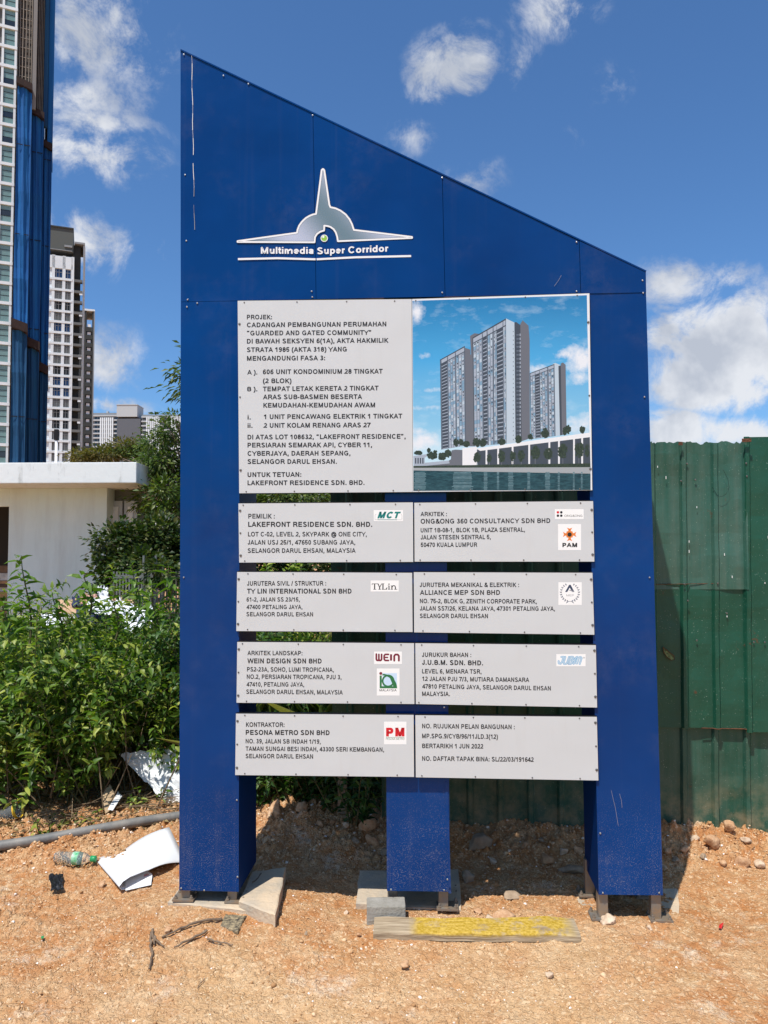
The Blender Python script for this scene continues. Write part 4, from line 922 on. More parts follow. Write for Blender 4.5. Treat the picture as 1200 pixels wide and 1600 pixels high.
# twigs
M_TWIG = mat('dry_twig', (.13, .085, .055), .9, vcol=(.24, .17, .11), vscale=30, bump=.5, bscale=60)
def twig(pts, r0, label, m=M_TWIG, name='twig', lift=.006):
    P_ = [gnd(*p)+(0, 0, lift+r0) for p in pts]; Q = []
    for i in range(len(P_)-1):
        for k in range(4): Q.append(P_[i]+(P_[i+1]-P_[i])*k/4+rng.normal(size=3)*r0*.35)
    Q.append(P_[-1]); rad = [r0*(1-.45*i/len(Q))*(1+.15*math.sin(i*2.3)) for i in range(len(Q))]
    mb = MB(); mb.tube(Q, rad, 7); o = mb.build(name, m, None, True, loc=Q[0]); tag(o, label, 'twig')
twig([(347,1440),(320,1445),(290,1453),(253,1469)], .0062, 'long dry twig running left from the black base cap')
twig([(323,1461),(300,1471),(272,1485)], .0058, 'thick short twig below the long one')
twig([(236,1460),(235,1480),(238,1497),(233,1520)], .0062, 'upright looking twig furthest left on the soil')
twig([(238,1457),(239,1473),(241,1482)], .0052, 'short stub of twig against the furthest left one')
twig([(240,1470),(248,1479),(256,1485)], .0052, 'short twig crossing right of the stub')
twig([(324,1474),(345,1480),(364,1486)], .0042, 'thin twig on its own to the right of the others')
twig([(320,1536),(312,1543),(308,1549)], .0022, 'tiny curved twig on open soil at lower left')
twig([(408,1388),(400,1396),(394,1402)], .0035, 'dark bit of stick on the shaded slab beside the left leg', lift=.06)
# small scrap litter
M_BLK = mat('black_plastic', (.012, .012, .014), .4, bump=.5)
def crumple(name, quad, n, amp, m, label, cat, seed, z_add=.01, fold=None):
    """crumpled sheet whose four corners are world points"""
    q = [np.array(p, float) for p in quad]; k = n+1; V = []
    for j in range(k):
        for i in range(k):
            u, v = i/n, j/n; p = (q[0]*(1-u)+q[1]*u)*(1-v)+(q[3]*(1-u)+q[2]*u)*v
            a = fbm(np.array([u*3+seed]), np.array([v*3]), 1.6, 4, .6, seed)[0]; b = fbm(np.array([u*3]), np.array([v*3-seed]), 2.3, 3, .6, seed+9)[0]
            V.append(p+np.array([b*.5, b*.5, abs(a)*2])*amp+np.array([0, 0, z_add]))
    F = [(j*k+i, j*k+i+1, (j+1)*k+i+1, (j+1)*k+i) for j in range(n) for i in range(n)]
    o = mesh(name, V, F, m, None, loc=tuple(q[0])); 
    mo = o.modifiers.new('thick', 'SOLIDIFY'); mo.thickness = .0015
    tag(o, label, cat); return o
c0 = gnd(86, 1390)
crumple('plastic_scrap', [gnd(76,1378), gnd(98,1374), gnd(100,1398), gnd(80,1400)], 9, .014, M_BLK, 'crumpled scrap of black plastic on the soil below the bottle', 'plastic scrap', 3)
M_REDP = mat('red_plastic', (.7, .03, .03), .5); crumple('tape_scrap', [gnd(1125,1450), gnd(1131,1449), gnd(1127,1457), gnd(1123,1457)], 4, .01, M_REDP, 'tiny scrap of red tape on the soil at right', 'tape scrap', 5)
M_GRN = mat('green_plastic', (.02, .3, .1), .4); crumple('plastic_chip', [gnd(64,1467), gnd(69,1466), gnd(68,1472), gnd(64,1473)], 3, .004, M_GRN, 'tiny green plastic chip on bare soil at lower left', 'plastic chip', 6)

# grey pipe
M_PIPE = mat('grey_pvc_pipe', (.14, .14, .135), .6, vcol=(.26, .24, .21), vscale=12, bump=.2, bscale=30)
def dome(v): return v
Q = []
for i in range(17):
    t = i/16; px = -60+t*370; py = 1324-(px+0)*.158+2*math.sin(t*6); yd = gnd(px, py+9); Q.append(np.array([yd[0], yd[1], height(yd[0], yd[1], False)+.045]))
Q[-1] = Q[-2]+(Q[-2]-Q[-3])
mb = MB(); mb.tube(Q, .026, 20); o = mb.build('pipe', M_PIPE, None, True, loc=Q[0]); tag(o, 'long grey plastic pipe lying on the soil at the foot of the bushes', 'pipe')
# second pipe piece behind the sign
mb = MB(); a_ = gnd(395, 1258); mb.tube([a_+(-.5, .1, .03), a_+(.16, -.02, .05)], .03, 14); o = mb.build('pipe', M_PIPE, None, True, loc=a_); tag(o, 'end of a pale pipe poking out of the plants right of the left leg', 'pipe')

# plastic bottle lying on the soil
M_CLEAR = mat('clear_plastic', (.9, .95, .95), .08); M_CLEAR.node_tree.nodes['Principled BSDF'].inputs['Transmission Weight'].default_value = .9; M_CLEAR.node_tree.nodes['Principled BSDF'].inputs['IOR'].default_value = 1.2
a_ = gnd(86, 1353); b_ = gnd(148, 1356); dx_ = b_-a_; L0 = np.linalg.norm(dx_); 
bt = empty('plastic_bottle', (a_[0], a_[1], .5*(a_[2]+b_[2])+.03), math.atan2(dx_[1], dx_[0])); tag(bt, 'clear crushed water bottle with a green cap lying left of the white banner', 'bottle')
prof = [(0, .004), (.003, .026), (.02, .031), (.1*L0, .029)]
for k in range(12): prof.append((L0*(.12+.045*k), .0305 if k % 2 else .0275))
prof += [(L0*.7, .029), (L0*.78, .024), (L0*.86, .013), (L0*.9, .012), (L0*.93, .012)]
mb = MB(); mb.tube([(x_, 0, 0) for x_, r_ in prof], [r_ for x_, r_ in prof], 18); mb.build('bottle_body', M_CLEAR, bt, True)
mb = MB(); mb.tube([(L0*.9, 0, 0), (L0*.905, 0, 0), (L0*1.02, 0, 0), (L0*1.03, 0, 0)], [.010, .0155, .0155, .012], 16); mb.build('cap', M_GRN, bt, True)
mb = MB(); mb.tube([(L0*.47, 0, 0), (L0*.62, 0, 0)], .0318, 18, cap=False); mb.build('bottle_label', mat('green_bottle_label', (.02, .35, .12), .4, vcol=(.6, .75, .6), vscale=30), bt, True)

# white banner sheet, one end curled under
M_BAN = mat('white_banner_vinyl', (.78, .79, .8), .35, bump=.1, bscale=6)
A0, A1_ = gnd(152, 1350), gnd(190, 1399); E0, E1 = gnd(264, 1312), gnd(292, 1352)
V = []; prof = [(.16, .006, 0), (.10, .004, 0), (.04, .004, 0), (.0, .016, 0), (-.012, .034, 0), (.004, .05, 0), (.04, .058, 0), (.12, .055, 0)]
nw = 10
for j in range(nw+1):
    v = j/nw; A = A0*(1-v)+A1_*v; E_ = E0*(1-v)+E1*v; dr = (E_-A)*(1, 1, 0); ln = np.linalg.norm(dr); dr = dr/ln
    sc_v = .35+.65*v
    row = [A+dr*p*(.6+.6*v)+(0, 0, z*sc_v+.004) for p, z, _ in prof]
    for k in range(1, 9):
        t = k/8; row.append(A*(1, 1, 0)+dr*(.12+(ln-.12)*t)+(0, 0, A[2]*(1-t)+E_[2]*t+.055*sc_v*(1-t)+.02*math.sin(3.1*t)+.045*t*(1-v)))
    V += row
k = len(prof)+8; F = [(j*k+i, j*k+i+1, (j+1)*k+i+1, (j+1)*k+i) for j in range(nw) for i in range(k-1)]
o = mesh('banner_sheet', V, F, M_BAN, None, smooth=True, loc=tuple(A0)); mo = o.modifiers.new('thick', 'SOLIDIFY'); mo.thickness = .0012
tag(o, 'white banner sheet with one end curled under, lying left of the sign', 'banner')
# loose printed end showing under the curl
B = [gnd(196, 1398, .012), gnd(236, 1388, .012), gnd(238, 1374, .018), gnd(222, 1366, .03), gnd(196, 1384, .02)]
sheetb = mesh('banner_flap', B, [(0, 1, 2, 3, 4)], M_BAN, o); sheetb.location = tuple(-np.array(A0)); 
cR = (B[1]+B[3])/2; V, F = glyphs('20', 120); V = V*.000032
mesh('red_lettering', [cR+np.array([x_*.6-y_*.35-.01, x_*.4+y_*.7-.012, .003]) for x_, y_ in V], F, M_RED, o).location = tuple(-np.array(A0))
M_TAPE = mat('grey_tape', (.2, .2, .2), .4)
# silver tarp under the bush
M_TARP = mat('white_tarpaulin', (.72, .74, .75), .5, bump=.6, bscale=7, bdetail=3)
a_, b_, c_, d_ = gnd(212, 1262), gnd(300, 1262), gnd(300, 1250), gnd(196, 1250)
base1 = gnd(262, 1258); base2 = gnd(330, 1262)
crumple('tarpaulin', [at(186, 1180, 5.0), at(330, 1166, 5.0), base2+(0, .0, .0), base1+(0, 0, 0)], 26, .022, M_TARP, 'creased white tarpaulin standing against the bush behind the left post', 'tarpaulin', 8, 0)
M_CARD = mat('brown_card', (.42, .3, .18), .85, var=.1); 
crumple('cardboard_piece', [gnd(158,1268,.07), gnd(172,1262,.09), gnd(182,1272,.03), gnd(165,1283,.01)], 4, .008, M_CARD, 'small tan card leaning at the edge of the bush above the pipe', 'cardboard', 12)
crumple('paper_piece', [gnd(168,1282,.02), gnd(184,1264,.06), gnd(190,1266,.05), gnd(176,1284,.01)], 4, .004, M_BAN, 'narrow strip of white paper beside the small tan card', 'paper', 13)
# crushed clear cup with yellow print
cp = gnd(14, 1285); cup = empty('plastic_cup', tuple(cp+(0, 0, .05)), .4); cup.rotation_euler = (R(20), R(70), .3); tag(cup, 'crushed clear plastic cup with yellow rim at the left edge', 'cup')
mb = MB(); mb.tube([(0, 0, -.05), (0, 0, .0), (0, 0, .05)], [.03, .036, .044], 16, cap=False); oo = mb.build('cup_body', M_CLEAR, cup, True)
mb = MB(); mb.tube([(0, 0, .044), (0, 0, .062)], .046, 16, cap=False); mb.build('cup_rim', mat('yellow_print', (.7, .42, .02), .4), cup, True)

# ------------------------------------------------------------------ green sheet fence
def green(name, c1, c2, dustc, damt):
    m = mat(name, c1, .42, 0, spec=.4); T = tools(m)
    st = T['noise'](1, 6, .65, stretch=(22, 22, 1.1)); bg_ = T['noise'](2.2, 5, .6); fn_ = T['noise'](60, 4, .6)
    c = T['mix'](T['ramp'](bg_, .35, .7), c1, c2)
    c = T['mix'](T['math']('MULTIPLY', T['ramp'](st, .38, .72), damt), c, dustc)
    c = T['mix'](T['math']('MULTIPLY', T['ramp'](T['noise'](150, 1, .5), .72, .75), .45), c, (.4, .5, .42))
    s_ = T['sep'](); low = T['math']('MULTIPLY', T['math']('MULTIPLY_ADD', s_[2], -3.2, 1.35, clamp=True), T['ramp'](T['noise'](7, 6, .7), .42, .62))
    c = T['mix'](T['math']('MULTIPLY', low, .55), c, (.4, .3, .18))
    c = T['mix'](T['math']('MULTIPLY', T['ramp'](T['noise'](5, 8, .75), .66, .70), .8), c, (.13, .045, .018))
    T['l'].new(c, T['p'].inputs['Base Color']); T['bump'](T['noise'](5, 4, .5), .5, .02); return m
G1 = green('faded_green_sheet', (.024, .10, .068), (.040, .135, .105), (.12, .17, .135), .55)
G2 = green('deep_green_sheet', (.006, .068, .040), (.010, .088, .052), (.03, .10, .07), .3)
G3 = green('deep_green_sheet_low', (.010, .07, .042), (.02, .10, .07), (.09, .14, .11), .5)
M_RUST = mat('rust', (.07, .03, .016), .9, vcol=(.17, .065, .028), vscale=60, bump=.6, bscale=80)
FD = 4.32; FT = R(4.0); FO = np.array([0, FD, 0.])
FU = np.array([math.cos(FT), -math.sin(FT), 0]); FV = np.array([math.sin(FT), math.cos(FT), 0]); LEAN = .045
def FP(px, py):       # point of the fence plane (leaning slightly to the camera): (u, z)
    d = ray(px, py); o = np.array([0, 0, CAMH])-FO; n = FV+np.array([0, 0, LEAN]); t = -(o @ n)/(d @ n); p = o+d*t; return p @ FU, p[2]
fence = empty('metal_fence', tuple(FO), -FT); tag(fence, 'weathered green corrugated sheet fence behind the sign and to its right', 'fence')
pitch = FP(1113, 800)[0]-FP(1064, 800)[0]; r0 = FP(1067, 800)[0]
ztop = FP(1060, 690)[1]
def rib_profile(u):     # height of the rib (towards the camera) at u
    f = ((u-r0)/pitch+.5) % 1-.5; f = abs(f)*pitch; a_ = .009; b_ = .020
    return .018*np.clip((b_-f)/(b_-a_), 0, 1)
def fsheet(u0, u1, z0, z1, off, m, seed, jag_top=0, jag_bot=0, zslope=0):
    us = []; k = math.floor((u0-r0)/pitch)-1
    cand = []
    while r0+k*pitch < u1+pitch:
        c = r0+k*pitch; cand += [c-.020, c-.009, c+.009, c+.020, c+pitch*.3, c+pitch*.5, c+pitch*.7]; k += 1
    us = [u0]+sorted(c for c in cand if u0+.003 < c < u1-.003)+[u1]
    if jag_top or jag_bot: 
        ext = []
        for a_, b_ in zip(us[:-1], us[1:]):
            n_ = max(1, int((b_-a_)/.009)); ext += [a_+(b_-a_)*i/n_ for i in range(n_)]
        us = ext+[u1]
    nz_ = max(3, int((z1-z0)/.06)); V = []
    for j in range(nz_+1):
        for u in us:
            t = j/nz_; zz0 = z0+(jag_bot*abs(fbm(np.array([u]), np.array([0.]), 9, 4, .6, seed)[0])*1.6 if jag_bot else 0); zz1 = z1-(jag_top*abs(fbm(np.array([u]), np.array([3.]), 14, 4, .7, seed+4)[0])*1.1 if jag_top else 0)+zslope*(u-u0)
            z = zz0+(zz1-zz0)*t
            dent = .012*fbm(np.array([u]), np.array([z]), 2.6, 3, .5, seed)[0] + .006*fbm(np.array([u]), np.array([z]), 9, 2, .5, seed+2)[0]
            curl = -.05*max(0, .35-(z-z0))**2*8*(1+fbm(np.array([u]), np.array([z]), 4, 2, .5, 9)[0]*3) if z0 < .2 else 0
            V.append((u, -off-rib_profile(u)-LEAN*z+dent+curl*.35, z))
    k = len(us); F = [(j*k+i, j*k+i+1, (j+1)*k+i+1, (j+1)*k+i) for j in range(nz_) for i in range(k-1)]
    o = mesh('metal_sheet', V, F, m, fence); mo = o.modifiers.new('thick', 'SOLIDIFY'); mo.thickness = .0015; mo.offset = 1
    return o
s1, s2 = FP(1060, 912)[1], FP(1090, 1137)[1]; ub = FP(1166, 900)[0]; W3 = pitch*3
gb = -.03
# columns leftwards from the lap at px 1166; three rows each
u1 = ub; c_i = 0
uend = FP(517, 800)[0]
while u1 > uend+.05:
    u0 = max(u1-W3-.012, uend)
    fsheet(u0, u1+.0, s1-.03, ztop+.006*(c_i % 2), .006, G1, 60+c_i, jag_top=.02, jag_bot=0)
    fsheet(u0, u1+.0, s2, s1, .003, G2, 80+c_i)
    if u1 > FP(600, 1200)[0]+.05: fsheet(max(u0, FP(596, 1200)[0]), u1+.0, gb, s2+.04, -.028, G3, 100+c_i, jag_bot=.03)
    u1 = u0+.012; c_i += 1
s2b = FP(1180, 1143)[1]
o = fsheet(ub-.012, ub+W3, s2b, ztop+.018, .010, G2, 140); o['label'] = 'full height deep green sheet, newer than its neighbours'
fsheet(ub+W3-.012, ub+2*W3, s2b, ztop+.01, .004, G1, 141); fsheet(ub-.012, ub+W3, gb, s2b+.04, -.022, G3, 142, jag_bot=.03); fsheet(ub+W3-.012, ub+2*W3, gb, s2b+.04, -.03, G3, 143)
# rusty torn edges, hole, wire
for (ax, ay, bx_, by_) in ((1154, 688, 1168, 687), (1056, 693, 1062, 693)):
    a_ = FP(ax, ay); b_ = FP(bx_, by_)
    MB().box(a_[0], b_[0], -.05-LEAN*a_[1], -.044-LEAN*a_[1], a_[1]-.016, a_[1]+.002).build('rusty_edge', M_RUST, fence)
for (ax, ay, bx_, by_, hh) in ((1020, 913, 1162, 911, .0025), (1095, 1137, 1190, 1139, .004)):
    a_ = FP(ax, ay); b_ = FP(bx_, by_); yo = -.012-LEAN*a_[1]
    pts = [(a_[0]+(b_[0]-a_[0])*i/30, 0) for i in range(31)]
    mb = MB(); mb.tube([(u, yo-rib_profile(u)+.004, a_[1]+(b_[1]-a_[1])*i/30) for i, (u, _) in enumerate(pts)], hh*.7, 5); mb.build('rusty_seam', M_RUST, fence)
a_ = FP(1043, 1024); yo = -.020-LEAN*a_[1]
hole = [(-.028, .045), (-.01, .03), (.012, .012), (.026, .002), (.028, -.018), (.012, -.022), (-.008, -.006), (-.024, .018)]
M_HOLE = mat('pale_leafy_gap', (.25, .32, .12), .8, vcol=(.02, .03, .01), vscale=60)
mesh('torn_hole', [(a_[0]+x_, yo, a_[1]+z_) for x_, z_ in hole], [tuple(range(8))], M_HOLE, fence)
mb = MB(); hp = [(a_[0]+x_*1.05, yo-.002, a_[1]+z_*1.05) for x_, z_ in hole]+[(a_[0]-.028*1.05, yo-.002, a_[1]+.045*1.05)]; mb.tube(hp, .0018, 5); mb.build('torn_edge', M_RUST, fence)
P_ = [(1127, 735), (1134, 750), (1136, 763), (1131, 773), (1124, 777), (1118, 775), (1110, 762)]
mb = MB(); mb.tube([(FP(*p)[0], -.03-LEAN*FP(*p)[1], FP(*p)[1]) for p in P_], .0009, 5); mb.build('wire', M_EDGE, fence)
for px, py in ((1062,752),(1072,725),(1162,725),(1066,912),(1118,911),(1072,938),(1087,1000),(1176,1003),(1193,1003),(1085,750),(1134,958),(1163,745)):
    u, z = FP(px, py); oo = link('rivet', SCREWD, fence); oo.location = (u, -.016-rib_profile(u)-LEAN*z, z); oo.scale = (1.3, 1.3, 1.3)
for px, py in ((1075,845),(1026,729),(1039,745),(1087,792),(1075,860),(1142,900),(1134,962),(1198,838),(1193,910),(1130,865)):
    u, z = FP(px, py); mb = MB(); mb.box(u-.0016, u+.0016, -.0185-rib_profile(u)-LEAN*z, -.0165-rib_profile(u)-LEAN*z, z-.006-.012*random.random(), z+.002); mb.build('paint_drip', M_PATCH, fence)
# fence posts behind
for px in (530, 760, 1000, 1240):
    u = FP(px, 800)[0]; MB().box(u-.025, u+.025, .035, .085, -.1, ztop-.15).build('fence_post', M_STEEL, fence)

# ------------------------------------------------------------------ foliage
def leafmat(name, c_lo, c_mid, c_hi, rough=.45, tr=.45):
    m = bpy.data.materials.new(name); m.use_nodes = True; t = m.node_tree; n = t.nodes; l = t.links; p = n['Principled BSDF']
    gi = n.new('ShaderNodeNewGeometry'); r = n.new('ShaderNodeValToRGB'); l.new(gi.outputs['Random Per Island'], r.inputs[0])
    r.color_ramp.elements[0].color = (*c_lo, 1); r.color_ramp.elements[1].color = (*c_hi, 1); e = r.color_ramp.elements.new(.6); e.color = (*c_mid, 1)
    l.new(r.outputs[0], p.inputs['Base Color']); p.inputs['Roughness'].default_value = rough; p.inputs['Specular IOR Level'].default_value = .4
    tb = n.new('ShaderNodeBsdfTranslucent'); mc = n.new('ShaderNodeMix'); mc.data_type = 'RGBA'; mc.blend_type = 'MULTIPLY'; mc.inputs[0].default_value = 1
    l.new(r.outputs[0], mc.inputs['A']); mc.inputs['B'].default_value = (1.3, 1.5, .5, 1); l.new(mc.outputs['Result'], tb.inputs['Color'])
    mx_ = n.new('ShaderNodeMixShader'); mx_.inputs[0].default_value = tr; l.new(p.outputs[0], mx_.inputs[1]); l.new(tb.outputs[0], mx_.inputs[2]); l.new(mx_.outputs[0], n['Material Output'].inputs[0])
    return m
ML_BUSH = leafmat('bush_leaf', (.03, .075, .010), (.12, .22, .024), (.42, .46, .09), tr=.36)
ML_BUSHD = leafmat('bush_leaf_shade_tint', (.02, .06, .012), (.05, .125, .02), (.12, .20, .04), tr=.3)  # darker copy of the bush leaf, shade put into its colour
ML_TREE = leafmat('tree_leaf', (.03, .065, .012), (.07, .115, .02), (.17, .21, .05), tr=.3)
ML_IVY = leafmat('ivy_leaf', (.018, .04, .009), (.04, .075, .014), (.12, .13, .035), tr=.25)
ML_GRASS = leafmat('grass_blade', (.07, .12, .03), (.14, .2, .05), (.4, .36, .16))
M_STEM = mat('green_stem', (.08, .09, .03), .8, vcol=(.16, .13, .06), vscale=8)
M_DRY = mat('dry_stalk', (.13, .09, .05), .9, vcol=(.28, .2, .12), vscale=6)
M_BARK = mat('bark', (.09, .07, .05), .9, vcol=(.2, .16, .12), vscale=9, bump=.6, bscale=20)
LT8 = np.array([(0,0,0),(.3,-.5,.10),(.3,0,0),(.3,.5,.10),(.68,-.34,.02),(.68,0,-.07),(.68,.34,.02),(1,0,-.22)])
LF8 = np.array([(0,1,2),(0,2,3),(1,4,5),(1,5,2),(2,5,6),(2,6,3),(4,7,5),(5,7,6)])
LT4 = np.array([(0,0,0),(.45,-.5,.08),(.45,.5,.08),(1,0,-.12),(.5,0,-.03)]); LF4 = np.array([(0,1,4),(0,4,2),(1,3,4),(4,3,2)])
def leaves(name, P, D, Nn, Ln, Wd, m, parent, tpl=8):
    T_, F_ = (LT8, LF8) if tpl == 8 else (LT4, LF4)
    D = D/np.linalg.norm(D, axis=1, keepdims=True); B = np.cross(D, Nn); B /= np.linalg.norm(B, axis=1, keepdims=True)+1e-9; Nn = np.cross(B, D)
    V = P[:, None]+D[:, None]*(T_[None, :, 0:1]*Ln[:, None, None])+B[:, None]*(T_[None, :, 1:2]*Wd[:, None, None])+Nn[:, None]*(T_[None, :, 2:3]*Ln[:, None, None])
    F = (F_[None]+(np.arange(len(P))*len(T_))[:, None, None]).reshape(-1, 3)
    o = fast_mesh(name, V.reshape(-1, 3), F, m, parent); o['kind'] = 'stuff'; return o
def tubes(name, lines_, m, parent, n=4):
    mb = MB()
    for pts, rad in lines_: mb.tube(pts, rad, n, cap=False)
    if not mb.v: return
    o = mb.build(name, m, parent, True)
    if len(lines_) > 1: o['kind'] = 'stuff'
    return o
def shrub(cx, cy, rad, h, n_stems, label, m=ML_BUSH, leaf=.062, cat='bush', name='bush', bare=.25, lean=.35, seed=1, group=None, spacing=.034, wr=.42, litter=0):
    r = np.random.default_rng(seed); z0 = float(height(np.array([cx]), np.array([cy]), False)[0])
    root = empty(name, (cx, cy, z0)); tag(root, label, cat, group); LP = []; LD = []; LN = []; LL = []; ST = []
    def branch(b, d, L_, r0_, lf, t0, depth):
        n_ = max(3, int(L_/.09)); pts = [b]; p = b.copy(); dd = d.copy()
        for i in range(n_):
            dd = dd+r.normal(size=3)*.10+np.array([0, 0, .05]) - np.array([0, 0, .10*depth]); dd /= np.linalg.norm(dd); p = p+dd*L_/n_; pts.append(p)
        ST.append((pts, [r0_*(1-.75*i/n_) for i in range(n_+1)]))
        k = int(L_*(1-t0)/spacing); ph = r.uniform(0, 3.14)
        for i in range(k):
            t = t0+(1-t0)*(i+.5)/k; s_ = t*n_; j = min(int(s_), n_-1); q = pts[j]+(pts[j+1]-pts[j])*(s_-j); ax = pts[j+1]-pts[j]; ax = ax/np.linalg.norm(ax)
            a1 = np.cross(ax, (0.3, .2, 1.)); a1 /= np.linalg.norm(a1); a2 = np.cross(ax, a1); ang_ = ph+i*1.57
            for sg in (1, -1):
                if r.random() < .12: continue
                o_ = (a1*math.cos(ang_)+a2*math.sin(ang_))*sg
                ld = o_+ax*r.uniform(.15, .6)+np.array([0, 0, r.uniform(-.35, .15)]); sz_ = lf*r.uniform(.65, 1.2)*(1-.45*max(0, t-.8)*5)
                LP.append(q); LD.append(ld); LN.append(np.array([0, 0, 1.])+r.normal(size=3)*.45+o_*.2); LL.append(sz_)
            if depth == 0 and t < .85 and r.random() < .42:
                o_ = a1*math.cos(ang_+.8)+a2*math.sin(ang_+.8); branch(q, o_*.8+ax*.9, L_*r.uniform(.18, .36), r0_*.5, lf*.85, .15, 1)
    for _ in range(n_stems):
        a = r.uniform(0, 6.283); q = rad*math.sqrt(r.random()); b = np.array([q*math.cos(a), q*math.sin(a), -.02])
        d = np.array([math.cos(a)*lean*q/max(rad, .01)+r.normal()*.12, math.sin(a)*lean*q/max(rad, .01)+r.normal()*.12, 1.])
        branch(b, d/np.linalg.norm(d), h*r.uniform(.55, 1.18), .006, leaf, bare*r.uniform(.6, 1.5), 0)
    LP = np.array(LP); LD = np.array(LD); LN = np.array(LN); LL = np.array(LL)
    leaves('foliage', LP, LD, LN, LL, LL*wr*r.uniform(.8, 1.2, len(LL)), m, root); tubes('stem', ST, M_STEM, root); return root
BL = [ # cx, cy, rad, h, stems, label
 (-2.75, 5.05, .42, .92, 30, 'leafy green bush at the left edge of the picture, behind the pipe', ML_BUSH),
 (-2.15, 4.98, .36, 1.04, 30, 'yellow green bush left of centre in the thicket, in full sun', ML_BUSH),
 (-1.70, 5.10, .36, .90, 30, 'broad leafy bush in the thicket, above the tan card', ML_BUSH),
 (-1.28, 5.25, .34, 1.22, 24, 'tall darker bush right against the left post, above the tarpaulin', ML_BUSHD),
 (-3.1, 5.9, .5, 1.15, 22, 'bush in the second row at the left edge', ML_BUSH),
 (-2.45, 5.85, .45, 1.22, 24, 'bush in the second row below the white wall', ML_BUSH),
 (-1.85, 5.95, .45, 1.0, 24, 'bush in the second row in front of the rubbish heap', ML_BUSH),
 (-1.3, 6.15, .4, 1.5, 20, 'bush in the second row beside the left post, reaching highest there', ML_BUSH),
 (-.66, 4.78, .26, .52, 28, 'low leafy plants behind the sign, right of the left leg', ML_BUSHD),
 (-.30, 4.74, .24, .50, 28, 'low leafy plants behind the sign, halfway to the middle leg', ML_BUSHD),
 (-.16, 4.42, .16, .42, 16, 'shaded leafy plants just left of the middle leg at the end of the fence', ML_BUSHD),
 (-.75, 6.0, .4, 1.25, 20, 'bush seen through the gaps between the panels, near the left post', ML_BUSH),
 (-.3, 6.1, .35, 1.15, 16, 'bush seen through the gaps between the panels, near the fence end', ML_BUSH),
]
for i, (cx, cy, rd, h_, ns, lb, m_) in enumerate(BL): shrub(cx, cy, rd, h_, int(ns*1.15), lb, m_, leaf=(.076, .082, .07, .078, .09, .08, .085, .08)[i] if i < 8 else .062, seed=200+i, bare=(.3, .26, .3, .42, .1, .1, .1, .1)[i] if i < 8 else .03, spacing=.029, lean=.55 if i < 3 else .35, wr=.43)
# ground level sprouts
for i, (px, py, h_, ns, lb) in enumerate(((232, 1262, .16, 7, 'small bright weed at the foot of the tarpaulin'), (70, 1300, .12, 9, 'small weed growing over the pipe near the left edge'), (150, 1285, .10, 6, 'small weed beside the tan card'), (252, 1225, .32, 4, 'weed with large leaves hanging in front of the tarpaulin'),
                                         (112, 1296, .12, 6, 'tiny weed left of the tan card by the pipe'), (500, 1248, .24, 12, 'bright green weeds on top of the bank behind the sign'), (445, 1240, .30, 10, 'bright green weeds on the bank close to the left leg'), (555, 1255, .25, 10, 'shaded green weeds on the bank close to the middle leg'))):
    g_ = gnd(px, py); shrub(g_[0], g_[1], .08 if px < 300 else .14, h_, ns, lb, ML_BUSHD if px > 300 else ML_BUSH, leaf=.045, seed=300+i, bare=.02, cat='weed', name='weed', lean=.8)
# the single tall sprig and its separate leaves
def sprig(px0, py0, px1, py1, Y_, n_l, leaf, label, seed):
    r = np.random.default_rng(seed); a = at(px0, py0, Y_); b = at(px1, py1, Y_); root = empty('tall_plant', tuple(a)); tag(root, label, 'plant'); pts = [(b-a)*t+np.array([.02*math.sin(5*t), 0, 0]) for t in np.linspace(0, 1, 9)]
    tubes('stem', [(pts, [.008*(1-.7*i/8) for i in range(9)])], M_STEM, root, 6)
    T_, F_ = LT8, LF8; base = []
    for k in range(3):
        me = bpy.data.meshes.new('leaf'); me.from_pydata([tuple(v) for v in T_*np.array([1, .38+.06*k, 1])], [], [tuple(int(q) for q in f) for f in F_]); me.materials.append(ML_BUSH); base.append(me)
    for i in range(n_l):
        t = .12+.88*(i//2+.5)/(n_l/2); q = np.array(pts[0])*(1-t)+np.array(pts[-1])*t+np.array([.02*math.sin(5*t), 0, 0]); ang_ = (i//2)*1.57+.4+(math.pi if i % 2 else 0)
        o = link('leaf', base[i % 3], root); o.location = tuple(q); sz_ = leaf*r.uniform(.8, 1.25)*(1-.5*max(0, t-.75)*3); o.scale = (sz_,)*3; o.rotation_euler = (r.normal()*.3, r.uniform(-.45, .5)-.3*(t > .85), ang_+r.normal()*.2)
sprig(46, 1010, 38, 868, 5.0, 40, .11, 'tall single leafy stem standing above the bushes against the white wall at far left', 11)
sprig(140, 960, 136, 896, 5.3, 20, .11, 'leafy stem in front of the white building corner, left of the rubbish heap', 12)
sprig(215, 960, 212, 890, 5.5, 20, .10, 'leafy stem in front of the grey railings', 13)
sprig(262, 950, 268, 884, 5.2, 22, .10, 'leafy stem close beside the left post', 14)
sprig(95, 1000, 86, 925, 5.1, 22, .10, 'leafy shoot rising from the bush between the tall stem and the rubbish heap', 15)
sprig(12, 1010, 8, 940, 5.0, 22, .10, 'leafy shoot at the far left edge in front of the doorway', 16)
sprig(180, 1000, 183, 935, 5.2, 20, .09, 'leafy shoot in front of the white plastic on the rubbish heap', 17)
sprig(245, 1010, 240, 925, 5.1, 24, .10, 'leafy shoot in front of the railings, left of the one by the post', 18)
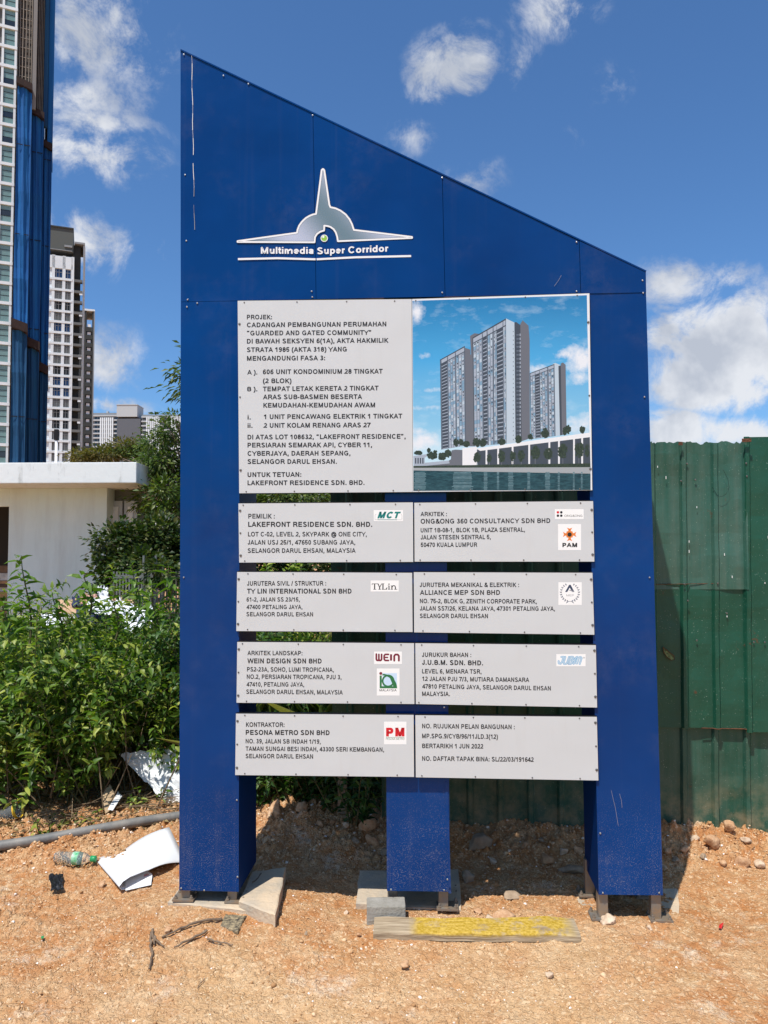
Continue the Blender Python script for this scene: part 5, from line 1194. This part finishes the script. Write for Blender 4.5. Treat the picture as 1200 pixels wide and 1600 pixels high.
# dry stalks and litter under the bush
ST = []
for i in range(80):
    px = rng.uniform(-40, 285); g_ = gnd(px, rng.uniform(1262, 1318)-max(0, px)*.09); L_ = rng.uniform(.1, .55); a = rng.uniform(-.35, .35) if rng.random() < .6 else rng.uniform(0, 3.14)
    d = np.array([math.cos(a), math.sin(a), rng.uniform(-.02, .18)]); p0 = g_+(0, .1, .015); ST.append(([p0, p0+d*L_*.5+rng.normal(size=3)*.015, p0+d*L_+rng.normal(size=3)*.02], [.003, .0025, .0015]))
for i in range(26):
    px = rng.uniform(-40, 285); g_ = gnd(px, rng.uniform(1240, 1285)-max(0, px)*.05); L_ = rng.uniform(.25, .7); d = np.array([rng.normal()*.45, rng.normal()*.2, 1.]); d /= np.linalg.norm(d)
    ST.append(([g_, g_+d*L_*.5+rng.normal(size=3)*.02, g_+d*L_], [.0045, .004, .002]))
o = tubes('dry_stalks', ST, M_DRY, None); tag(o, 'tangle of dry stalks and twigs at the foot of the bushes', 'dry stalks')
for pts, lb in (([at(96,1144,4.75), at(55,1178,4.7), at(20,1212,4.72)], 'long bare pinkish stalk slanting through the bush at left'), ([at(95,1145,4.8), at(90,1190,4.75), at(79,1247,4.7)], 'bare upright dry stalk leaning in the bush at left')):
    mb = MB(); mb.tube(pts, [.004, .005, .006], 6); o = mb.build('dry_stalk', M_DRY, None, True, loc=pts[0]); tag(o, lb, 'stalk')
# fallen dead leaves and creeping cover
n_l = 2600; lx = rng.uniform(-2.9, -.95, n_l); ly = rng.uniform(4.12, 5.4, n_l)+ .28*(-(lx+.95)/1.95 < .3); ok = ly > 4.28+.10*(lx+1.9); lx, ly = lx[ok], ly[ok]; n_l = len(lx)
M_DEAD = leafmat('dead_leaf', (.07, .045, .02), (.18, .12, .05), (.36, .27, .12), .8, .1)
P_ = np.stack([lx, ly, height(lx, ly)+.008], 1); D = rng.normal(size=(n_l, 3))*(1, 1, .25); o = leaves('leaf_litter', P_, D, np.array([0, 0, 1.])+rng.normal(size=(n_l, 3))*.5, rng.uniform(.02, .05, n_l), rng.uniform(.008, .022, n_l), M_DEAD, None, 4); tag(o, 'dead leaves lying under the bushes behind the pipe', 'leaf litter')
# grass behind the sign
n_l = 1500; lx = rng.uniform(-.95, .05, n_l); ly = rng.uniform(4.75, 6.5, n_l); P_ = np.stack([lx, ly, height(lx, ly)], 1); D = np.stack([rng.normal(size=n_l)*.35, rng.normal(size=n_l)*.35, np.ones(n_l)], 1)
o = leaves('grass', P_, D, rng.normal(size=(n_l, 3)), rng.uniform(.3, .85, n_l), rng.uniform(.006, .012, n_l), ML_GRASS, None, 8); tag(o, 'long grass standing behind the sign between the plants', 'grass')
n_l = 1800; lx = rng.uniform(-9, -.4, n_l); ly = rng.uniform(7, 15, n_l); P_ = np.stack([lx, ly, height(lx, ly)], 1); D = np.stack([rng.normal(size=n_l)*.4, rng.normal(size=n_l)*.4, np.ones(n_l)], 1)
o = leaves('rough_grass', P_, D, rng.normal(size=(n_l, 3)), rng.uniform(.3, .8, n_l), rng.uniform(.02, .05, n_l), ML_GRASS, None, 4); tag(o, 'rough grass between the bushes and the white building', 'grass')

# ---- trees
def crown(name, label, base, lumps, m, n_leaf, leaf, trunk_r, limbs, cat='tree', seed=1, wr=.45, flat=.55, trunk_pts=None, group=None):
    """lumps: (centre xyz, radii xyz)"""
    r = np.random.default_rng(seed); root = empty(name, tuple(base)); tag(root, label, cat, group); base = np.array(base); vol = np.array([np.prod(l_[1])**.7 for l_ in lumps]); cnt = (n_leaf*vol/vol.sum()).astype(int)
    P_ = []; D_ = []; N_ = []
    for (c, rr_), k in zip(lumps, cnt):
        nc = max(4, k//16); v = r.normal(size=(nc, 3)); v /= np.linalg.norm(v, axis=1, keepdims=True); q = v*r.uniform(.35, 1.08, (nc, 1))**.6
        cc = np.array(c)-base+q*np.array(rr_)
        for j in range(nc):
            out = v[j]*np.array(rr_); out /= np.linalg.norm(out)+1e-6
            w_ = r.normal(size=(16, 3)); P1 = cc[j]+w_*leaf*np.array([1.15, 1.15, .6]); P_.append(P1); D_.append(w_*.6+out*.9+np.array([0, 0, -.25])); N_.append(np.array([0, 0, 1.])+out*.5+r.normal(size=(16, 3))*.4)
    P_ = np.concatenate(P_); D_ = np.concatenate(D_); N_ = np.concatenate(N_); Ls = leaf*r.uniform(.7, 1.3, len(P_))
    leaves('foliage', P_, D_, N_, Ls, Ls*wr, m, root, 4)
    tp = trunk_pts or [np.zeros(3), np.array([.05, 0, limbs[0]*.5]), np.array([0, 0.05, limbs[0]])]
    tubes('trunk', [(tp, [trunk_r, trunk_r*.85, trunk_r*.7])], M_BARK, root, 9)
    LB = []
    for (c, rr_) in lumps:
        e_ = np.array(c)-base; s_ = tp[-1]; mid = s_*.5+e_*.5+np.array([0, 0, -.1]); LB.append(([s_, mid, e_], [trunk_r*.45, trunk_r*.3, trunk_r*.1]))
        for k in range(4): LB.append(([mid, (mid+e_)/2+r.normal(size=3)*.2*np.array(rr_), e_+r.normal(size=3)*.5*np.array(rr_)], [trunk_r*.22, trunk_r*.15, trunk_r*.05]))
    tubes('branch', LB, M_BARK, root, 5); return root
def lump(px, py, rx, ry, Y_, dep=1.): c = at(px, py, Y_); k = Y_/FPX; return (tuple(c), (rx*k, rx*k*dep, ry*k))
b = at(330, 900, 15.5)
crown('spreading_tree', 'spreading green tree with tiers of leaves behind the ivy, left of the sign', (b[0], 15.5, 0), [lump(268,676,30,14,15.5), lump(250,692,30,10,15.6), lump(200,706,40,7,24.5), lump(150,711,30,5,24.5), lump(275,655,16,8,15.2), lump(222,712,34,9,24.5), lump(238,738,24,18,15.6), lump(236,778,20,20,15.2), lump(252,722,30,16,15.4), lump(280,742,45,30,15.8),
   lump(255,772,26,24,14.6), lump(270,808,30,26,14.6), lump(246,832,16,12,14.4), lump(340,760,60,60,16), lump(330,840,60,40,15.5), lump(420,800,60,50,16.5), lump(480,840,40,40,16.5), lump(440,740,60,30,17), lump(455,778,70,22,15.5)], ML_TREE, 26000, .105, .13, (1.9,), seed=21)
b = at(325, 900, 11)
crown('drooping_tree', 'slim tree mostly behind the sign with one drooping leafy branch showing left of the post', (b[0], 11, 0), [lump(292,577,14,16,11,.8), lump(286,606,9,14,11,.8), lump(330,600,34,50,11.2), lump(345,560,26,26,11)], ML_TREE, 1900, .12, .07, (4.3,), seed=23, wr=.3, trunk_pts=[np.zeros(3), np.array([.05, 0, 1.6]), np.array([0, .05, 3.0])])
b = at(215, 900, 12.2)
crown('ivy_hedge', 'dark mass of ivy climbing over the corner of the white building', (b[0], 12.3, 0), [lump(178,850,26,34,12.6), lump(172,880,18,34,12.4), lump(190,905,26,20,12.3), lump(215,845,30,26,12.6), lump(250,840,30,34,12.8), lump(222,880,34,20,12.2), lump(255,895,26,14,11.3), lump(270,880,26,40,12.9), lump(165,905,10,24,12.3), lump(310,870,40,40,13), lump(400,880,60,40,13.2), lump(500,890,50,40,13.4)], ML_IVY, 15000, .085, .05, (.8,), cat='hedge', seed=25, wr=.75)
b = at(150, 735, 24)
crown('far_tree', 'brownish low tree crown just above the roof, in front of the tall tower', (b[0], 24, 0), [lump(128,716,22,8,24), lump(160,712,26,9,24), lump(200,700,30,10,24.5)], leafmat('brown_leaf', (.07, .06, .02), (.12, .11, .03), (.2, .15, .05)), 2600, .12, .1, (4,), seed=26)

# railings behind the ivy
M_RAIL = mat('grey_railing', (.16, .17, .16), .5, .3)
rl = empty('railing', tuple(at(215, 960, 11.6)*(1, 1, 0))); tag(rl, 'grey metal railings between the ivy and the bushes', 'railing'); ax_ = at(178, 900, 11.6)[0]; bx_ = at(300, 900, 11.6)[0]; ox_ = rl.location[0]; z_t = at(200, 893, 11.6)[2]
bar = MB().box(-.012, .012, -.012, .012, 0, z_t).build('bar', M_RAIL, rl); nb = 26
for i in range(nb):
    o = bar if i == 0 else copy_obj(bar, rl); o.location = (ax_-ox_+(bx_-ax_)*i/(nb-1), 0, 0)
for z_ in (.15, z_t-.1): MB().box(ax_-ox_, bx_-ox_, -.02, -.013, z_, z_+.05).build('top_rail', M_RAIL, rl)
for i, px in enumerate((224, 243, 254)):
    x_ = at(px, 880, 11.4)[0]; MB().box(x_-ox_-.014, x_-ox_+.014, -.2, -.17, 0, at(px, 868, 11.4)[2]).build('railing_post', M_RAIL, rl)

# ------------------------------------------------------------------ white building
M_WALL = mat('white_render_wall', (.62, .63, .60), .9, bump=.15, bscale=14); T = tools(M_WALL)
st = T['noise'](1, 6, .65, stretch=(3, 3, .5)); T['l'].new(T['mix'](T['math']('MULTIPLY', T['ramp'](st, .45, .8), .45), T['mix'](T['ramp'](T['noise'](.9, 4, .6), .35, .7), (.70, .82, .81), (.78, .88, .86)), (.44, .46, .43)), T['p'].inputs['Base Color'])
M_FASC = mat('weathered_white_fascia', (.68, .69, .67), .9, bump=.4, bscale=10); T = tools(M_FASC)
st = T['noise'](1, 7, .75, stretch=(5, 5, 1.3)); T['l'].new(T['mix'](T['math']('MULTIPLY', T['ramp'](st, .52, .72), .7), (.74, .78, .78), (.30, .31, .29)), T['p'].inputs['Base Color'])
M_DARKI = mat('interior_shade_black', (.03, .028, .025), .9); M_DOOR = mat('pale_grey_door', (.5, .53, .55), .5)  # interior: near-black back wall colour stands in for the shade indoors
HB = 15.6; wr_ = at(166, 850, HB)[0]; sl_ = at(213, 740, HB-1.1)[0]; zt_l = at(100, 722.5, HB-1.1)[2]; zb_l = at(100, 755, HB-1.1)[2]
hs = empty('white_building', (wr_, HB, 0)); tag(hs, 'low white building with a thick flat concrete roof slab at left', 'building'); ox_, oy_ = wr_, HB
ow_x = at(13, 850, HB)[0]; zo_t = at(6, 791, HB)[2]; lx0 = -11.5
MB().box(ow_x-ox_, 0, 0, .2, 0, zb_l-.003).build('wall', M_WALL, hs)
MB().box(lx0-ox_, ow_x-ox_-.003, 0, .2, zo_t, zb_l-.003).build('wall', M_WALL, hs)
MB().box(-.2, 0, .203, .44, 0, zb_l-.003).build('side_wall', M_WALL, hs)
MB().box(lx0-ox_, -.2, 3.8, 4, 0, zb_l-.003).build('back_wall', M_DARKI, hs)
o = MB().box(lx0-ox_, sl_-ox_, -1.1, 4.2, zb_l, zt_l).build('roof_slab', M_FASC, hs, bevel=.015)
# recessed wing with pale doors
rx0 = at(169, 800, HB+.45)[0]; rx1 = at(214, 800, HB+.45)[0]; zr = at(190, 783, HB+.45)[2]
MB().box(rx0-ox_+.0, rx1-ox_+.1, .45, .6, 0, zb_l-.003).build('recess_wall', mat('recess_wall_shade_tint', (.16, .165, .15), .9), hs)  # dark grey stands in for the shadow under the roof slab
dw = (at(192, 800, HB+.43)[0]-at(172, 800, HB+.43)[0])
for i in range(2):
    x_ = at(172, 800, HB+.43)[0]-ox_+i*(dw+.04); f = MB().box(x_, x_+dw, .39, .445, .02, zr).build('door', M_DOOR, hs)
    MB().box(x_+.08, x_+dw-.08, .37, .387, .2, zr-.12).build('door_panel', M_WHITE, f)
# stored boards inside the opening
bc = [(.35, .2, .1), (.5, .48, .45), (.16, .09, .05), (.42, .26, .1), (.55, .54, .52), (.1, .06, .04)]
zz = 0.35
for i in range(9):
    hgt = rng.uniform(.05, .16); o = MB().box(-1.3, .3, 0, .5, 0, hgt).build('stacked_board', mat('board_colour', bc[i % 6], .8, var=.3), None); o.location = (ow_x-.45+rng.normal()*.05, HB+.5+rng.normal()*.06, zz); zz += hgt+.004+(rng.random() < .3)*.0
    tag(o, ['brown', 'pale grey', 'dark brown', 'orange brown', 'whitish', 'blackish'][i % 6]+' board stacked in the doorway of the white building'+(', '+['lowest', 'near the bottom', 'low in the pile', 'below the middle', 'at the middle', 'above the middle', 'third from top', 'second from top', 'topmost'][i]), 'board')
o = MB().box(-1.2, .5, 0, .6, 0, .35-.004).build('wooden_pallet', mat('pallet_wood', (.2, .14, .09), .9), None); o.location = (ow_x-.5, HB+.45, 0); tag(o, 'dark wooden base under the stack of boards in the doorway', 'pallet')
# rubbish heap in front of the wall
M_CLOTH = mat('white_plastic_sheet', (.78, .8, .82), .5); M_NAVYC = mat('navy_cloth', (.02, .03, .08), .8); M_TANC = mat('tan_cardboard', (.5, .33, .2), .85); M_PINK = mat('faded_pink_cloth', (.5, .28, .22), .8)
def heap(px0, py0, px1, py1, Y_, m, label, cat, seed, name, amp=.045, tilt=.5):
    a, b_ = at(px0, py0, Y_), at(px1, py0, Y_); c_ = at(px1, py1, Y_-tilt); d_ = at(px0, py1, Y_-tilt); crumple(name, [a, b_, c_, d_], 14, amp, m, label, cat, seed, 0)
heap(112, 934, 142, 950, 12.0, M_NAVYC, 'dark navy cloth on the rubbish heap', 'cloth', 31, 'dark_cloth', .05)
heap(90, 938, 128, 960, 11.9, M_TANC, 'brown cardboard low on the left of the rubbish heap', 'cardboard', 32, 'cardboard_sheet')
heap(126, 932, 152, 946, 11.7, M_PINK, 'faded pink cloth in the middle of the rubbish heap', 'cloth', 33, 'pink_cloth')
heap(154, 924, 168, 946, 11.6, M_CLOTH, 'peak of twisted white plastic at the top of the rubbish heap', 'plastic sheet', 39, 'plastic_sheet', .09, .3)
heap(140, 941, 196, 962, 11.4, M_CLOTH, 'crumpled white plastic sheet across the middle of the rubbish heap', 'plastic sheet', 34, 'plastic_sheet', .09, .9)
heap(168, 932, 208, 944, 12.1, M_TANC, 'tan cardboard sheet behind the white plastic on the heap', 'cardboard', 35, 'cardboard_sheet', .03, .8)
heap(190, 952, 236, 990, 11.0, M_CLOTH, 'long white plastic sheet trailing right of the heap behind the bush', 'plastic sheet', 36, 'plastic_sheet', .09, 1.2)
heap(120, 955, 172, 985, 11.3, M_NAVYC, 'dark blue plastic at the foot of the rubbish heap', 'plastic sheet', 37, 'blue_sheet', .06, .8)
heap(64, 962, 98, 985, 11.6, M_CLOTH, 'white scraps at the left end of the rubbish heap', 'plastic sheet', 38, 'plastic_sheet', .06, .8)
# post in front of the tower
px_c = at(88, 700, 30); o = empty('lamp_post', (px_c[0], 30, 0)); tag(o, 'slim white post with a dark upper part rising above the roof at left', 'post')
zt0 = at(88, 671, 30)[2]; zt1 = at(88, 688, 30)[2]
mb = MB(); mb.tube([(0, 0, 0), (0, 0, zt1)], .055, 10); mb.build('white_pole', M_WHITE, o, True); MB().box(-.075, .075, -.075, .075, zt1+.003, zt0).build('dark_head', M_EDGE, o, bevel=.01)

# ------------------------------------------------------------------ towers
M_TW = mat('tower_white_paint', (.66, .72, .76), .7, var=.05, vscale=.3); M_TG = mat('tower_grey_paint', (.12, .128, .13), .8, var=.1, vscale=.3); M_TD = mat('tower_dark_paint', (.03, .034, .034), .8)
M_TMID = mat('tower_mid_grey', (.24, .26, .28), .8)
M_GL = mat('green_window_glass', (.16, .27, .26), .12, var=.12, vscale=.2, spec=.8); M_GLD = mat('dark_window_glass', (.02, .025, .03), .1, spec=.8); M_GLB = mat('blue_window_glass', (.012, .045, .13), .15, spec=.8); M_GLG = mat('grey_curtained_glass', (.11, .12, .12), .3)
M_NET = mat('blue_safety_net', (.004, .10, .33), .95, bump=.6, bscale=1.3); T = tools(M_NET)
st = T['noise'](1, 5, .6, stretch=(1.6, 1.6, .06)); T['l'].new(T['mix'](T['ramp'](st, .38, .66), (.003, .075, .26), (.005, .12, .36)), T['p'].inputs['Base Color'])
M_NET2 = mat('teal_safety_net', (.004, .075, .17), .95, bump=.6, bscale=1.3); T = tools(M_NET2)
st = T['noise'](1, 5, .6, stretch=(1.6, 1.6, .08)); T['l'].new(T['mix'](T['ramp'](st, .36, .68), (.003, .045, .13), (.005, .075, .18)), T['p'].inputs['Base Color'])
M_RUSTD = mat('rusty_catch_deck', (.022, .010, .008), .9, var=.4, vscale=2)
M_SCAF = mat('scaffold_concrete', (.035, .032, .03), .9, vcol=(.10, .092, .085), vscale=.7)
def TX(px, Y_, py=400): return at(px, py, Y_)[0]
def TZ(py, Y_, px=60): return at(px, py, Y_)[2]
# tower one: windowed wing + netted wing
D1 = 112.; t1 = empty('apartment_tower', (TX(12, D1), D1, 0)); tag(t1, 'tall tower at the left edge with pale window grid and blue safety nets', 'tower'); o1 = TX(12, D1)
PH1 = R(23.6); t1.rotation_euler = (0, 0, PH1); SC1 = math.cos(PH1)+.43*math.sin(PH1)
def X1(px, py, Yd=0): return (TX(px, D1, py)-o1)/SC1
fl = 32.2*D1/FPX; HT = 118.
xr = X1(22.5, 350); MB().box(-14, xr, 0, 14, 0, HT).build('tower_body', M_TG, t1)
edge = X1(17, 350)
wi = X1(4.5, 350)
zt0 = TZ(16, D1) % fl
slabm = MB().box(-14, edge+.35, -.42, -.003, -.22, .22).build('floor_band', M_TW, t1)
win = MB().box(0, 1.42, -.13, -.02, .0, 2.45).build('window', M_GL, t1); wm = MB().box(0, 1.42, -.16, -.133, .86, .93).build('window_frame', M_EDGE, win); wm2 = MB().box(0, 1.42, -.16, -.133, 1.72, 1.79).build('window_frame', M_EDGE, win)
dark = MB().box(0, 1.42, -.16, -.133, .95, 1.70).build('pane', M_GLD, win)
nfl = int((HT-zt0)/fl); first = True
wx = [wi-.3, wi-2.55, wi-4.8, wi-7.05]
for i in range(nfl):
    z_ = zt0+i*fl; s_o = slabm if i == 0 else copy_obj(slabm, t1); s_o.location = (0, 0, z_)
    for j, x_ in enumerate(wx):
        if j > 1 : continue
        wo_ = win if first else copy_obj(win, t1); wo_.location = (x_, 0, z_+.30)
        if not first:
            c_ = copy_obj(wm, wo_); copy_obj(wm2, wo_)
            if rng.random() < .3: c_ = copy_obj(dark, wo_); c_.location = (0, 0, rng.choice([-.86, 0, 0]))
        first = False
for x_ in (edge+.0, wi-.65, wi-2.9): MB().box(x_, x_+.32, -.36, -.004, 0, HT).build('pier', M_TW, t1)
MB().box(edge+.42, xr, -.1, -.004, 0, HT).build('edge_strip', mat('tower_edge_grey', (.2, .2, .19), .8), t1)

# netted wing: three setbacks, each ending at a catch deck
segs = [(28, 53, -1.2, 131, 215), (53, 73, .3, 160, 235), (73, 82.5, 3.0, 205, 255)]
xa = [xr+.05, X1(46, 350), X1(65, 350), X1(79, 350)]
M_CORE = mat('bare_concrete_strip', (.2, .195, .19), .9)
for k, (yf, zt_, zm_) in enumerate(((-.8, 134, 505), (.8, 166, 527), (2.6, 205, 560))):
    x0_, x1_ = xa[k]+.02, xa[k+1]-.02
    MB().box(x0_+.1, x1_-.05, yf+1.2, 14, 0, HT).build('scaffolded_wing', M_SCAF, t1)
    for part, (za, zb2, mm) in enumerate(((TZ(zt_, D1), TZ(zm_, D1), M_NET), (TZ(zm_+12, D1), 0, M_NET2))):
        n_ = 14; V = []; nz_ = 22
        for j in range(nz_+1):
            z_ = zb2+(za-zb2)*j/nz_
            for i in range(n_+1):
                t = i/n_; sag = .22*math.sin(t*math.pi*3+k)+.25*math.cos(z_*2*math.pi/14)**8*-1+.1*math.sin(t*23+j*.4)
                V.append((x0_+(x1_-x0_)*t, yf-.2+sag*.8, z_))
        kk = n_+1; V += [(x1_, yf+3.5, zb2), (x1_, yf+3.5, za)]
        F = [(j*kk+i, j*kk+i+1, (j+1)*kk+i+1, (j+1)*kk+i) for j in range(nz_) for i in range(n_)]+[(n_, len(V)-2, len(V)-1, nz_*kk+n_)]
        mesh('safety_net', V, F, mm, t1)
    # slanted rusty catch decks
    for yp, hh in ((zt_-3, 1.0), (zm_, 1.3)):
        z_ = TZ(yp, D1); V = [(x0_-.2, yf-.9, z_+.5), (x1_+.05, yf-.9, z_-.2), (x1_+.1, yf+2.5, z_-2.2), (x0_-.2, yf+2.5, z_+.5)]
        mb = MB(); mb.prism(V, [(a, b_, c_-hh) for a, b_, c_ in V]); mb.build('catch_deck', M_RUSTD, t1)
for k in range(3):
    for z_ in np.arange(8, TZ(140, D1), 13.6):
        yf = (-.8, .8, 2.6)[k]; MB().box(xa[k]+.1, xa[k+1]-.1, yf-.48, yf-.42, z_, z_+.12).build('tie_rope', M_EDGE, t1)
# bare upper part: scaffold rungs, concrete strip, outer net on the far edge
MB().box(X1(51, 80), X1(57, 80), -.4, 1.9, TZ(165, D1), HT).build('concrete_strip', M_CORE, t1)
MB().box(X1(76, 80), X1(84.5, 80), 2.0, 8, TZ(200, D1), HT).build('side_net', M_NET, t1); MB().box(X1(69, 80), X1(75.5, 80), 1.2, 1.9, TZ(180, D1), HT).build('side_net', M_NET2, t1)
tb_ = MB(); 
for z_ in np.arange(TZ(140, D1)+1, HT, 1.5):
    o = MB().box(xa[0]+.2, xa[1]-.3, .15, .25, z_, z_+.09).build('scaffold_pipe', M_STEEL, t1) if z_ < TZ(0, D1)+4 else None
for px in (30.5, 35, 40, 45, 49): MB().box(X1(px, 60), X1(px, 60)+.09, .05, .14, TZ(132, D1), TZ(-60, D1)).build('scaffold_pipe', M_STEEL, t1)
for px in (59.5, 62, 64.5, 67): MB().box(X1(px, 80), X1(px, 80)+.06, 1.5, 1.6, TZ(160, D1), TZ(-60, D1)).build('scaffold_pipe', M_STEEL, t1)

# tower two
D2 = 210.; t2 = empty('apartment_tower', (TX(96, D2), D2, 0)); o2 = TX(96, D2); tag(t2, 'white and dark grey tower beyond the netted one, with two columns of paned windows', 'tower')
PH2 = R(21.2); t2.rotation_euler = (0, 0, PH2); SC2 = math.cos(PH2)+.41*math.sin(PH2)
def X2(px, py=500): return (TX(px, D2, py)-o2)/SC2
k2 = D2/FPX; fl2 = 17.25*k2; xl, xm, xr2 = X2(60), X2(112), X2(130.5)
ztop2 = TZ(400, D2, 100); MB().box(xl, xm, 0, 14, 0, ztop2).build('tower_body', M_TW, t2)
MB().box(xl, xm+.1, -.3, 13.5, TZ(393, D2, 100), TZ(357, D2, 100)).build('crown', mat('crown_green_grey', (.075, .085, .08), .7), t2)
MB().box(xl, xm+.15, -.6, 13.8, TZ(357, D2, 100)+.003, TZ(355, D2, 100)).build('crown_cap', M_TD, t2)
MB().box(xm-2.2, xm-.2, -.6, -.32, TZ(386, D2, 100), TZ(383, D2, 100)).build('louvre', M_TMID, t2); MB().box(xl, xm-.2, -.55, -.32, TZ(392, D2, 100), TZ(391, D2, 100)).build('louvre', M_TMID, t2)
MB().box(xl, xm, -.35, -.003, TZ(420, D2, 100), TZ(401, D2, 100)).build('parapet', M_TW, t2)
# dark stair wing with slabs and openings
zs_t = TZ(378, D2, 122)
MB().box(xm+.01, X2(124), 1.2, 13, 0, zs_t).build('stair_core', M_TD, t2); MB().box(X2(128.6), xr2, -.1, 1.4, 0, TZ(376, D2, 122)).build('stair_fin', M_TMID, t2); MB().box(X2(129.5), xr2+.2, 1.41, 10, 0, TZ(376, D2, 122)-.5).build('stair_fin', M_TW, t2)
MB().box(xm+.4, xr2+.1, -.2, 10, TZ(378, D2, 122)+.01, TZ(375, D2, 122)).build('stair_roof', M_TMID, t2)
wA, wB = X2(82.5), X2(100.3); ww = 12.3*k2; wh = 13.*k2
win2 = MB().box(0, ww, -.12, -.01, 0, wh).build('window', M_GLD, t2)
bars = [MB().box(ww*t-.05, ww*t+.05, -.2, -.123, 0, wh).build('glazing_bar', M_TMID, win2) for t in (.33, .66)]; bars.append(MB().box(0, ww, -.2, -.123, wh*.6, wh*.6+.1).build('glazing_bar', M_TMID, win2))
m2 = [M_GLB, M_GLG, M_GLG, M_GLD, M_GLG, M_GLB, M_GLG, M_GLG, M_GLG, M_GLD, M_GLB, M_GLB, M_GLG, M_GLD, M_GLD, M_GLG, M_GLG, M_GLG]
meshes = {}
for m_ in (M_GLB, M_GLG, M_GLD):
    me = win2.data.copy(); me.materials.clear(); me.materials.append(m_); meshes[m_.name] = me
band = MB().box(xl, xm-.02, -.45, -.003, -.3, .3).build('floor_band', M_TW, t2); bslab = MB().box(xm+.02, X2(128), -.3, 1.15, -.35, .35).build('stair_slab', M_TG, t2)
rail2 = MB().box(X2(123.5), X2(128.4), -.25, -.15, 0, 1.2).build('stair_railing', M_TW, t2)
zf = TZ(436.5, D2, 100); first = True; i = 0
while zf-i*fl2 > 2:
    z_ = zf-i*fl2
    for x_ in (wA, wB):
        wo_ = win2 if first else copy_obj(win2, t2); wo_.location = (x_, 0, z_+.5); wo_.data = meshes[m2[i % 18].name]
        if not first:
            for b_ in bars: copy_obj(b_, wo_)
        first = False
    (band if i == 0 else copy_obj(band, t2)).location = (0, 0, z_); (bslab if i == 0 else copy_obj(bslab, t2)).location = (0, 0, z_+rng.uniform(-.1, .1))
    if i % 2: (rail2 if i == 1 else copy_obj(rail2, t2)).location = (0, 0, z_-.9)
    i += 1
for x_ in (xl, X2(80), X2(96.5), X2(113)-.5): MB().box(x_, x_+.75, -.35, -.004, 0, ztop2).build('pier', M_TW, t2)
# tower three
D3 = 285.; t3 = empty('apartment_tower', (TX(141, D3), D3, 0)); o3 = TX(141, D3); tag(t3, 'narrow dark tower with one column of small openings, right of the white and grey tower', 'tower')
PH3 = R(20.6); t3.rotation_euler = (0, 0, PH3); SC3 = math.cos(PH3)+.38*math.sin(PH3)
def X3(px): return (TX(px, D3, 600)-o3)/SC3
z3 = TZ(486, D3, 140); MB().box(X3(120), X3(133.5), 0, 12, 0, z3).build('tower_body', M_TD, t3); MB().box(X3(142.5), X3(144.8), 0, 12, 0, z3).build('tower_body', M_TD, t3); MB().box(X3(133.5), X3(142.5), 6, 12, 0, z3-6).build('inner_wall', M_TMID, t3)
MB().box(X3(130), X3(146.5), -.3, 12, z3+.003, TZ(484, D3, 140)+.2).build('roof_cap', M_TW, t3); MB().box(X3(144.9), X3(146.4), -.2, 11, 0, z3).build('corner_fin', M_TMID, t3)
f3 = 12.65*D3/FPX; sp3 = MB().box(X3(133.6), X3(142.4), 0, .4, -.9, .75).build('spandrel', M_TD, t3); wp3 = MB().box(X3(135), X3(140.5), .5, .6, .8, 1.9).build('window', M_WHITE, t3)
i = 0; zf = TZ(514, D3, 140)
while zf-i*f3 > 2:
    (sp3 if i == 0 else copy_obj(sp3, t3)).location = (0, 0, zf-i*f3); (wp3 if i == 0 else copy_obj(wp3, t3)).location = (0, 0, zf-i*f3); i += 1
# long mid rise block
D4 = 480.; t4 = empty('apartment_block', (TX(205, D4), D4, 0)); o4 = TX(205, D4); tag(t4, 'long grey block of flats far away above the tree, with white fins', 'building'); k4 = D4/FPX
def X4(px): return TX(px, D4, 660)-o4
def Z4(py): return TZ(py, D4, 200)
M_BG = mat('far_grey_wall', (.22, .24, .26), .8); M_BP = mat('far_pale_wall', (.42, .45, .47), .8)
MB().box(X4(100), X4(184.5), 0, 14, 0, Z4(645)).build('wing', M_BG, t4); MB().box(X4(222), X4(520), 0, 14, 0, Z4(648)).build('wing', M_BG, t4); MB().box(X4(184.6), X4(221), -2, 14, 0, Z4(655)).build('lift_core', mat('far_dark_wall', (.1, .11, .13), .8), t4)
MB().box(X4(184), X4(216), -2.3, 10, Z4(652), Z4(634)).build('lift_tower', M_BP, t4); MB().box(X4(183.5), X4(216.5), -2.6, 10, Z4(634)+.003, Z4(633)).build('lift_tower_cap', M_BP, t4)
fb = MB().box(X4(100), X4(184), -1.6, -.01, -.4, .45).build('balcony_slab', M_BP, t4); fb2 = MB().box(X4(222), X4(400), -1.6, -.01, -.4, .45).build('balcony_slab', M_BP, t4)
for i in range(16):
    z_ = Z4(650)-i*7.0*k4
    (fb if i == 0 else copy_obj(fb, t4)).location = (0, 0, z_); (fb2 if i == 0 else copy_obj(fb2, t4)).location = (0, 0, z_-.9)
fin = MB().box(-.4, .4, -2., -1.62, 0, Z4(653)).build('white_fin', M_TW, t4); first = True
for px in list(np.arange(159, 178, 3.1))+list(np.arange(231, 252, 3.1))+list(np.arange(270, 330, 3.1)):
    (fin if first else copy_obj(fin, t4)).location = (X4(px), 0, 0); first = False
w4 = MB().box(0, 1.6, -.1, -.012, .9, 2.4).build('window', M_GLD, t4); first = True
for i in range(14):
    for px in (148, 153, 180, 224, 256, 262):
        wo_ = w4 if first else copy_obj(w4, t4); wo_.location = (X4(px), 0, Z4(657)-i*7.0*k4); first = False
for px, pt in ((165, 642), (203, 632), (230, 645), (243, 645)): MB().box(X4(px), X4(px)+1.2, 1, 3, Z4(646), Z4(pt)).build('roof_box', M_BP, t4)
